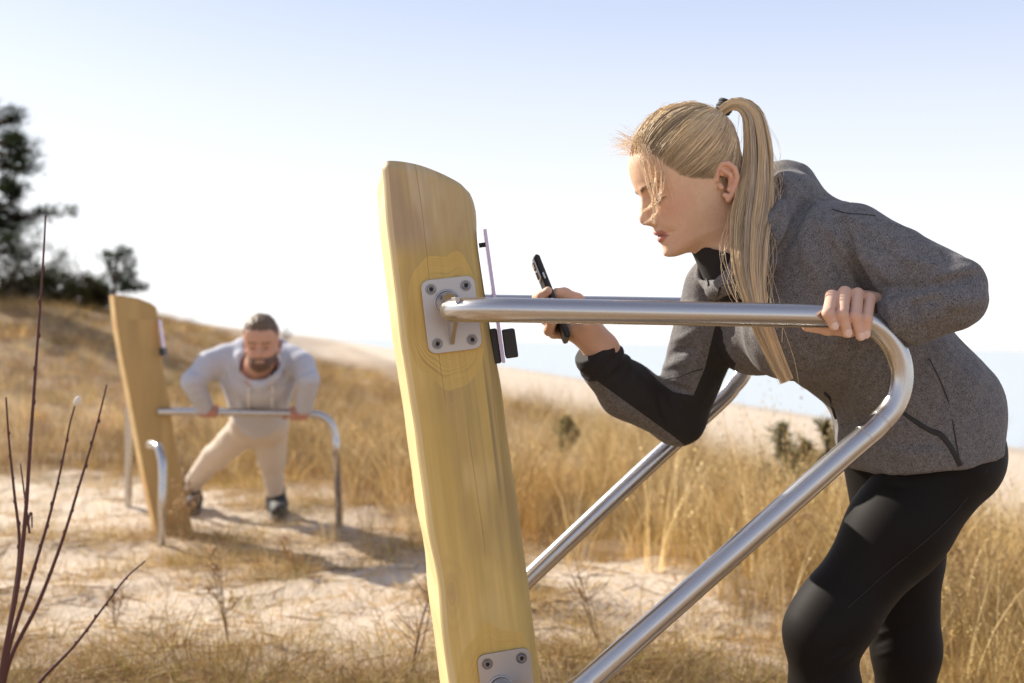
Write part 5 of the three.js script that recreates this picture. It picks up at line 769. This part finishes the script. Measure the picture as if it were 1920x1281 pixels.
  const ringP = [[455, 648, 5.42], [452, 672, 5.32], [463, 702, 5.26], [488, 720, 5.24], [512, 704, 5.26], [523, 672, 5.32], [520, 648, 5.42], [488, 642, 5.50], [455, 648, 5.42]].map((p) => P(...p));
  const ring = blend(ringP.slice(1).map((p, i) => hz(ringP[i], p, 0.029, 0.029, 0.02)), 0.02), hollow = blend([cap(P(489, 640, 5.16), P(485, 690, 5.30), 0.112, 0.085)], 0.02);
  const cutW = (w, e) => { const n = w.clone().sub(e).normalize(); return (x, y, z) => (x - w.x) * n.x + (y - w.y) * n.y + (z - w.z) * n.z; }, cR = cutW(wR, eR), cL = cutW(wL, eL); void cR; void cL;
  const hd0 = (x, y, z) => smax(smin(hood0(x, y, z), ring(x, y, z), 0.02), -hollow(x, y, z), 0.01);
  const folds = [[352, 690, 380, 700, 5, -8], [350, 730, 378, 728, 5, -6], [360, 748, 388, 744, 4, 6], [590, 690, 560, 700, 5, -8], [600, 730, 575, 726, 5, -6], [430, 680, 440, 740, 6, 6], [540, 680, 530, 740, 6, 6], [420, 700, 445, 775, 5, -7], [548, 700, 530, 770, 5, -7], [450, 740, 480, 790, 5, -5]].map(([a, b, c, d, w, h]) => [foldLine(hd0, a, b, c, d, 4.6, 6.5), w / 400, h / 600]);
  const hdC = creased(hd0, folds);
  const hdF = (x, y, z) => { let d = hdC(x, y, z); if (Math.abs(d) < 0.03) d += 0.004 * noise3(x * 11, y * 11, z * 11); return d; };
  const hoodMat = phys(0.50, 0.50, 0.55, 0.93, { sheen: 0.2, sheenRoughness: 0.6, sheenColor: new THREE.Color(0.6, 0.6, 0.65) });
  const hoodie = part('hoodie', skin(hdF, ...boundsOf([sR, sL, eR, eL, wR, wL, belly, P(486, 800, 5.95), P(488, 620, 5.5)], 0.17), 0.0095), hoodMat, o, 'pale grey hoodie');
  for (const x of [467, 511]) { const pts = [[x + (x < 489 ? 6 : -6), 706], [x, 730], [x - 1, 752], [x, 776]].map(([a, b]) => meet(hdF, a, b, 4.6, 6.5)).filter(Boolean); if (pts.length > 2) part('drawstring', tubeGeo(new THREE.CatmullRomCurve3(pts, false, 'centripetal'), 0.006, 24, 8), mat(0.74, 0.70, 0.70, 0.9), hoodie); }
  // trousers, loose, gathered at the ankles
  const tr0 = blend([hz(P(472, 792, 5.90), P(500, 792, 5.90), 0.11, 0.11, 0.05), hz(P(460, 804, 5.97), kR, 0.088, 0.066, 0.04), hz(kR, aR.clone().add(V(0, 0.03, 0)), 0.064, 0.047, 0.03), hz(P(506, 804, 5.97), kL, 0.092, 0.067, 0.04), hz(kL, aL.clone().add(V(0, 0.03, 0)), 0.065, 0.047, 0.03)], 0.05);
  const trF = (x, y, z) => { let d = tr0(x, y, z); if (Math.abs(d) < 0.03) d += 0.005 * noise3(x * 9, y * 13, z * 9) + 0.003 * noise3(x * 22, y * 30, z * 22); return d; };
  part('trousers', skin(trF, ...boundsOf([P(470, 792, 5.92), P(505, 792, 5.92), kR, kL, aR, aL], 0.15), 0.0095), phys(0.58, 0.49, 0.40, 0.93), o, 'loose beige trousers');
  for (const [a, g] of [[aR, fR], [aL, fL]]) { const h0 = g.clone().add(V(0, 0.045, -0.10)), t0 = g.clone().add(V(0.05, 0.04, 0.12)); const sf = blend([cap(h0, t0, 0.05, 0.042), cap(a.clone().add(V(0, 0.05, 0)), h0.clone().add(V(0, 0.01, 0.04)), 0.052, 0.05)], 0.04); const s = part('shoe', skin((x, y, z) => smax(sf(x, y, z), g.y + 0.012 - y, 0.006), ...boundsOf([h0, t0, a], 0.12), 0.008), mat(0.022, 0.02, 0.022, 0.7), o, 'black shoe'); const sole = blend([cap(h0.clone().setY(g.y + 0.012), t0.clone().setY(g.y + 0.012), 0.05, 0.044)], 0); part('sole', skin((x, y, z) => smax(sole(x, y, z), Math.abs(y - g.y - 0.012) - 0.012, 0.004), ...boundsOf([h0, t0], 0.1), 0.008), mat(0.10, 0.085, 0.075, 0.7), s); }
  return { railZ };
})();
// ---------- the second station ----------
{
  const st = thing('push_up_station', 'smaller blurred timber slab with a low steel rail the man pushes up on', 'exercise station');
  const bl = groundAt(300, 1003), d0 = -bl.z, nrm = V(0.45, 0, 0.893).normalize(), pt = P(300, 1003, d0), Q = (x, y, o = 0) => onPlane(x, y, pt.clone().addScaledVector(nrm, o), nrm);
  const outline = [[216, 556], [226, 556.5], [258, 562], [282, 571], [291, 578], [294, 592], [293, 612], [300, 660], [304, 690], [316, 760], [326, 830], [340, 900], [352, 960], [360, 1000], [366, 1050], [306, 1050], [298, 1003], [287, 950], [272, 880], [257, 800], [244, 730], [232, 670], [222, 610]];
  const A = V(0, 1, 0), x = V().crossVectors(A, nrm).normalize(), sh = new THREE.Shape(outline.map(([a, b]) => { const p = Q(a, b).sub(pt); return new THREE.Vector2(p.dot(x), p.dot(A)); }));
  const g = new THREE.ExtrudeGeometry(sh, { depth: 0.13, bevelEnabled: true, bevelSize: 0.008, bevelThickness: 0.012, bevelSegments: 3 }); g.translate(0, 0, -0.142); g.applyMatrix4(new THREE.Matrix4().makeBasis(x, A, nrm).setPosition(pt));
  const sk = new THREE.Matrix4(); void sk;
  const uvA = g.attributes.uv; for (let i = 0; i < uvA.count; i++) uvA.setXY(i, uvA.getX(i) * 1, uvA.getY(i) * 1);
  const grain = texture(256, 512, (u, v) => { const k = 1 + 0.22 * fbm(u * 22, v * 3, 2, 4), b = sstep(0, 0.5, fbm(u * 5, v * 3, 8, 3)); return [0.46 * k, lerp(0.30, 0.26, b) * k, lerp(0.115, 0.09, b) * k]; });
  part('timber_slab', g, new THREE.MeshStandardMaterial({ map: grain, roughness: 0.7 }), st);
  // low rail: out of the slab, along, and down to the sand
  const rz = man.railZ, foot = groundAt(637, 1000), R = 0.019;
  part('hand_rail', tubeGeo([P(300, 772, rz + 0.03), P(340, 772, rz), P(470, 774, rz), P(585, 777, rz), P(604, 781, rz), P(619, 793, rz), P(627, 815, rz), P(631, 850, rz), P(635, 930, lerp(rz, -foot.z, 0.7)), foot.clone().add(V(0, -0.06, 0))], R, 120, 16), steel, st);
  const mound = new THREE.SphereGeometry(0.10, 20, 10); mound.scale(1, 0.32, 1); mound.translate(foot.x, foot.y - 0.004, foot.z); part('sand_mound', mound, mat(0.40, 0.31, 0.23, 0.95), st);
  const f2 = groundAt(302, 1020); part('hand_rail', tubeGeo([P(281, 834, 5.30), P(288, 834, 5.22), P(297, 840, 5.16), P(303, 862, 5.13), P(305, 900, 5.11), P(304, 960, 5.10), f2.clone().add(V(0, -0.05, 0))], R, 90, 16), steel, st, 'front rail turning straight down to the sand');
  const f3 = groundAt(240, 948); part('rail_post', tubeGeo([P(243, 730, -f3.z), P(242, 800, -f3.z), f3.clone().add(V(0, -0.05, 0))], R * 1.05, 30, 14), steel, st);
  const sp0 = P(299, 600, 5.45), sp1 = P(309, 668, 5.45), up = sp0.clone().sub(sp1), h = up.length(); up.normalize(); const M = new THREE.Matrix4().makeBasis(V().crossVectors(up, V(0, 0, 1)).normalize(), up, V(0, 0, 1)).setPosition(sp0.clone().add(sp1).multiplyScalar(0.5));
  const s = part('sign_panel', new RoundedBoxGeometry(0.008, h, 0.024, 2, 0.002).applyMatrix4(M), acrylic, st); part('black_clip', new RoundedBoxGeometry(0.022, 0.036, 0.06, 2, 0.003).translate(0.008, -h / 2 + 0.02, 0.045).applyMatrix4(M), rubber, s);
}
// ---------- plants that stand alone ----------
const barkRed = mat(0.085, 0.030, 0.028, 0.7), barkBrown = mat(0.20, 0.12, 0.07, 0.85), pineBark = mat(0.12, 0.08, 0.055, 0.9);
{ // bare reddish shoots in the left foreground
  const root = P(-30, 1500, 2.35); root.y = ground(root.x, root.z); const sh = thing('bare_shrub', 'bare reddish brown shoots rising in the left foreground, one tipped with a bud', 'shrub', null);
  const D = 2.35, r = rng(31);
  const stems = [[[-12, 1380], [5, 1245], [34, 1090], [48, 960], [56, 840], [66, 700], [76, 560], [83, 450], [85, 405]], [[-14, 1380], [8, 1230], [36, 1030], [26, 920], [16, 820], [11, 745]], [[-8, 1380], [12, 1235], [58, 1085], [92, 970], [116, 870], [132, 790], [140, 762]], [[-6, 1385], [16, 1245], [72, 1130], [116, 1015], [150, 905], [178, 810], [200, 722]], [[0, 1400], [70, 1285], [140, 1210], [196, 1136], [238, 1082], [272, 1052]]];
  stems.forEach((s, k) => { const z = D + (k - 2) * 0.05, pts = [root.clone().add(V(k * 0.01, -0.03, 0)), ...s.map(([x, y]) => P(x, y, z))]; const st = part('stem', tubeGeo(pts, (t) => (k === 4 ? 0.0052 : 0.0056) * (1.15 - 0.85 * t), 90, 8), barkRed, sh);
    const buds = []; const c = new THREE.CatmullRomCurve3(pts, false, 'centripetal'); for (let i = 0; i < 12; i++) { const t = 0.35 + 0.62 * (i / 12), p = c.getPointAt(t), b = new THREE.SphereGeometry(0.0022 + 0.0016 * r(), 8, 6); b.scale(0.75, 1.7, 0.75); b.translate(p.x + (i % 2 ? 0.0022 : -0.0022), p.y, p.z + 0.002 * (r() - 0.5)); buds.push(b); } const bm = part('buds', merged(buds), barkRed, st); bm.userData.kind = 'stuff'; });
  const side = (a, b, c) => part('twig', tubeGeo([a, b, c].map(([x, y]) => P(x, y, D)), (t) => 0.0026 * (1 - 0.5 * t), 20, 7), barkRed, sh);
  side([55, 1000], [46, 930], [38, 870]); side([50, 985], [58, 960], [60, 990]);
  const bud = new THREE.SphereGeometry(0.0085, 14, 10); bud.scale(0.75, 1.25, 0.75); const bp = P(145, 752, D); bud.rotateZ(-0.4); bud.translate(bp.x, bp.y, bp.z); part('catkin', bud, mat(0.72, 0.68, 0.62, 0.95), sh, 'pale fluffy bud at the tip of a shoot');
}
function drySprig(label, px, py, hgt, seed, lean = 0, col = barkBrown, heads = 0.4) {   // a thin branching dead weed standing on the ground
  const b = groundAt(px, py), r = rng(seed), t = thing('dry_weed', label, 'weed', null, b), stems = [], seeds = [];
  for (let k = 0; k < 3; k++) {
    const a = r() * 6.28, h = hgt * (0.6 + 0.5 * r()), top = V(lean * h + Math.cos(a) * 0.12 * h, h, Math.sin(a) * 0.12 * h), mid = top.clone().multiplyScalar(0.5).add(V((r() - 0.5) * 0.08 * h, 0, (r() - 0.5) * 0.08 * h));
    const pts = [V(0, -0.02, 0), mid, top]; stems.push(tubeGeo(pts, (q) => 0.0021 * (1.1 - 0.8 * q), 24, 6)); const c = new THREE.CatmullRomCurve3(pts);
    for (let j = 0; j < 9; j++) { const q = 0.3 + 0.68 * r(), p = c.getPointAt(q), e = r() * 6.28, l = h * 0.22 * (1.15 - q) + 0.02, d = V(Math.cos(e), 0.9, Math.sin(e)).multiplyScalar(l), tip = p.clone().add(d); stems.push(tubeGeo([p, p.clone().addScaledVector(d, 0.5).add(V(0, -0.006, 0)), tip], 0.0010, 8, 5)); if (r() < heads) for (let m = 0; m < 7; m++) { const s = new THREE.OctahedronGeometry(0.0045 + 0.003 * r()); const w = p.clone().lerp(tip, 0.4 + 0.6 * r()); s.translate(w.x + (r() - 0.5) * 0.012, w.y + (r() - 0.5) * 0.012, w.z + (r() - 0.5) * 0.012); seeds.push(s); } }
  }
  const st = part('stems', merged(stems), col, t); st.userData.kind = 'stuff'; if (seeds.length) { const sd = part('seed_heads', merged(seeds), mat(0.46, 0.30, 0.15, 0.9), t); sd.userData.kind = 'stuff'; }
}
drySprig('dry branching weed leaning left on the sand between the timber and the far rail', 1125, 1215, 0.34, 1, -0.35, barkBrown, 0.1);
drySprig('tall seed headed stalk beside the front of the black legging knee', 1490, 1120, 0.52, 2, 0.05, mat(0.40, 0.26, 0.12, 0.9), 1);
drySprig('rusty dry weed in front of the blurred timber slab', 345, 1015, 0.42, 3, -0.05, mat(0.32, 0.17, 0.08, 0.9), 1);
drySprig('thin dark weed standing alone on the sand below the mans shadow', 430, 1210, 0.36, 4, -0.25, barkBrown, 0.1);
drySprig('dark forked weed on the sand left of the large timber', 770, 1262, 0.30, 5, 0.3, barkRed, 0);
drySprig('short dark weed at lower left beside the bare shoots', 215, 1180, 0.20, 6, 0.05, barkBrown, 0.1);
drySprig('thin bent weed in front of the mans right foot', 560, 1080, 0.22, 7, -0.5, mat(0.40, 0.26, 0.12, 0.9), 0.3);
drySprig('pale straw stalk among the tall grass right of the legs', 1800, 1200, 0.45, 8, 0.25, mat(0.55, 0.38, 0.18, 0.9), 0.6);
// pines: trunk, limbs, needles in tufts along the limbs
const needleMats = [phys(0.11, 0.15, 0.07, 0.8, { transmission: 0.55, thickness: 0 }), phys(0.30, 0.33, 0.13, 0.8, { transmission: 0.5, thickness: 0 })];
function needles(list, seed, len, count) {                                // list of [point, direction, radius]
  const r = rng(seed), pos = [], nor = [];
  for (const [p, d, rad] of list) for (let i = 0; i < count; i++) {
    const a = V(r() - 0.5, r() - 0.5, r() - 0.5).normalize(), o = p.clone().addScaledVector(V(r() - 0.5, r() - 0.5, r() - 0.5), rad * 1.4), n = a.addScaledVector(d, 0.9).normalize(), e = o.clone().addScaledVector(n, len * (0.6 + 0.7 * r())), s = V().crossVectors(n, V(r() - 0.5, r() - 0.5, r() - 0.5)).normalize().multiplyScalar(len * 0.09), q = V().crossVectors(n, s).normalize();
    pos.push(o.x - s.x, o.y - s.y, o.z - s.z, o.x + s.x, o.y + s.y, o.z + s.z, e.x, e.y, e.z); for (let k = 0; k < 3; k++) nor.push(q.x, q.y, q.z);
  }
  const g = new THREE.BufferGeometry(); g.setAttribute('position', new THREE.Float32BufferAttribute(pos, 3)); g.setAttribute('normal', new THREE.Float32BufferAttribute(nor, 3)); return g;
}
function pine(name, label, base, top, limbs, o = {}) {                    // limbs: lists of world points from the trunk outwards
  const t = thing(name, label, o.category ?? 'tree', o.group), r = rng(o.seed ?? 1), tr = o.trunk ?? 0.12;
  const mid = base.clone().lerp(top, 0.5).add(V((r() - 0.5) * 0.2 * tr * 6, 0, 0));
  const trunk = part('trunk', tubeGeo([base.clone().add(V(0, -0.2, 0)), mid, top], (q) => tr * (1 - 0.85 * q) + 0.006, 30, 9), pineBark, t);
  const bars = [], tufts = [];
  for (const L of limbs) { const c = new THREE.CatmullRomCurve3(L, false, 'centripetal'), len = c.getLength(); bars.push(tubeGeo(L, (q) => tr * 0.30 * (1 - 0.75 * q) + 0.004, 14, 6)); const n = Math.max(3, Math.round(len / o.step)); for (let i = 0; i <= n; i++) { const q = lerp(o.from ?? 0.35, 1, i / n), p = c.getPointAt(q), d = c.getTangentAt(q); tufts.push([p, d.clone().add(V(0, 0.5, 0)).normalize(), o.fat * (0.7 + 0.7 * r())]); if (r() < 0.7) { const e = p.clone().add(V(r() - 0.5, 0.35 * (r() - 0.2), r() - 0.5).multiplyScalar(o.fat * 3.0)); bars.push(tubeGeo([p, e], 0.004 + tr * 0.03, 3, 5)); tufts.push([e, d, o.fat * (0.6 + 0.5 * r())]); } } }
  if (bars.length) part('limbs', merged(bars), pineBark, trunk).userData.kind = 'stuff';
  part('crown', needles(tufts, (o.seed ?? 1) * 7, o.len, o.count), needleMats[o.tone ?? 0], t).userData.kind = 'stuff';
}
{ // large pine entering at the left edge
  const d = 19, base = P(-70, 640, d), top = P(-10, 130, d), L = [], r = rng(9); base.y = ground(base.x, base.z);
  const limb2 = (y, pts) => L.push([base.clone().lerp(top, clamp((640 - y) / 510, 0, 1)), ...pts.map(([x, yy, dd]) => P(x, yy, d + (dd ?? 0)))]);
  limb2(260, [[0, 230], [20, 222, -0.2], [34, 218, -0.3]]); limb2(300, [[10, 290], [40, 285, 0.3], [60, 276, 0.4]]); limb2(330, [[5, 310, -0.5], [40, 318, -0.8], [66, 304, -1]]); limb2(280, [[0, 270], [22, 262, 0.6], [30, 250, 0.8]]); limb2(370, [[0, 352], [14, 345, 0.5]]); limb2(420, [[10, 400], [45, 408], [80, 402, 0.2], [108, 396, 0.3]]); limb2(420, [[10, 385, -0.6], [38, 362, -0.6], [42, 358, -0.7]]); limb2(450, [[5, 425, 0.4], [28, 428, 0.4]]); limb2(500, [[0, 470, 0.3], [14, 478, 0.4]]);
  for (let i = 0; i < 14; i++) { const y = 180 + 330 * r(); limb2(y + 30, [[-60 - 60 * r(), y, (r() - 0.5) * 3], [-90 - 150 * r(), y - 20, (r() - 0.5) * 5]]); }
  pine('pine_tree', 'tall dark pine reaching in from the left edge against the sky', base, top, L, { seed: 3, trunk: 0.17, step: 0.20, fat: 0.16, len: 0.14, count: 40, from: 0.4 });
}
{ // small pine with open branches behind the second station
  const d = 24, base = P(205, 600, d), top = P(222, 474, d); base.y = ground(base.x, base.z) - 0.1;
  const L = [[[212, 520], [206, 500], [200, 478]], [[216, 500], [220, 480], [228, 468]], [[214, 520], [232, 505], [234, 482]], [[210, 545], [185, 535], [168, 522]], [[212, 545], [235, 545], [255, 538], [272, 541]], [[213, 540], [240, 530], [248, 518]], [[208, 565], [180, 560], [158, 552]], [[208, 570], [185, 575], [150, 580]], [[208, 560], [195, 548], [186, 540]], [[210, 530], [214, 525], [224, 522]], [[206, 575], [225, 572], [240, 580]], [[205, 585], [180, 590], [140, 588]]].map((l, k) => l.map(([x, y], i) => P(x, y, d + (i ? ((k * 37 % 7) - 3) * 0.12 * i : 0))));
  pine('pine_tree', 'small open branched pine on the ridge behind the blurred timber slab', base, top, L, { seed: 5, trunk: 0.07, step: 0.20, fat: 0.12, len: 0.13, count: 34, from: 0.35 });
}
function bush(name, label, c, w, h, seed, tone, o = {}) {                  // rounded growth of many leafy twigs
  const t = thing(name, label, 'bush', o.group, c), r = rng(seed), bars = [], tufts = [];
  for (let i = 0; i < (o.n ?? 90); i++) { const a = r() * 6.28, e = Math.acos(r()), q = 0.55 + 0.45 * r() + 0.2 * noise3(Math.cos(a) * 2 + seed, Math.sin(e) * 2, Math.sin(a) * 2), p = V(Math.cos(a) * Math.sin(e) * w * q, Math.cos(e) * h * q + 0.05, Math.sin(a) * Math.sin(e) * w * 0.8 * q); if (i % 3 === 0) bars.push(tubeGeo([V((r() - 0.5) * 0.3 * w, -0.1, (r() - 0.5) * 0.3 * w), p.clone().multiplyScalar(0.5).add(V(0, 0.06 * h, 0)), p], (k) => 0.016 * (1 - 0.8 * k), 8, 5)); tufts.push([p, p.clone().normalize(), o.fat ?? 0.16]); }
  part('twigs', merged(bars), pineBark, t).userData.kind = 'stuff'; part('foliage', needles(tufts, seed * 3, o.len ?? 0.12, o.count ?? 26), tone, t).userData.kind = 'stuff';
}
const onLand = (px, d) => { const p = P(px, 600, d); p.y = ground(p.x, p.z); return p; };
const oliveBrown = phys(0.085, 0.068, 0.034, 0.85, { transmission: 0.2, thickness: 0 }), olive = phys(0.095, 0.105, 0.045, 0.85, { transmission: 0.2, thickness: 0 });
bush('bush', 'tall dark olive bush under the large pine at the left edge', onLand(4, 21), 1.3, 1.55, 11, olive, { n: 230 });
bush('bush', 'brownish bush on the ridge, right of the dark olive one', onLand(88, 23), 1.0, 0.80, 12, oliveBrown, { n: 150 });
bush('bush', 'low brown bush on the ridge below the small pine', onLand(150, 24), 0.8, 0.42, 13, oliveBrown, { n: 110 });
function sapling(label, px, py, d, h, seed) { const top = P(px, py, d), base = top.clone(); base.y = Math.min(top.y - h, ground(top.x, top.z)); const r = rng(seed), L = []; for (let i = 0; i < 9; i++) { const q = 0.35 + 0.6 * i / 9, a = r() * 6.28, p = base.clone().lerp(top, q), l = h * 0.26 * (1.25 - q); L.push([p, p.clone().add(V(Math.cos(a) * l * 0.6, l * 0.5, Math.sin(a) * l * 0.6)), p.clone().add(V(Math.cos(a) * l, l * 1.1, Math.sin(a) * l))]); } L.push([base.clone().lerp(top, 0.6), base.clone().lerp(top, 0.8), top]); pine('pine_sapling', label, base, top, L, { seed, trunk: 0.014, step: 0.05, fat: 0.022, len: 0.055, count: 9, from: 0.2, tone: 1, category: 'sapling' }); }
sapling('young green pine just left of the jacket hem, tallest of its group', 1551, 792, 6.6, 0.55, 21);
sapling('slim young green pine standing in the grass left of the tallest', 1472, 800, 6.8, 0.45, 22);
sapling('low young green pine between the two taller saplings', 1507, 832, 6.5, 0.35, 23);
sapling('small green pine tuft in the grass between timber and far elbow', 1062, 790, 8.5, 0.35, 24);
bush('bush', 'tiny distant shrub on the far beach beside the mans head', (() => { const p = P(537, 636, 70); p.y = Math.max(ground(p.x, p.z), p.y - 0.3); return p; })(), 0.36, 0.85, 15, phys(0.42, 0.34, 0.40, 0.9, { transmission: 0.4, thickness: 0 }), { n: 30, fat: 0.12, len: 0.13, count: 10 });
renderer.render(scene, camera);
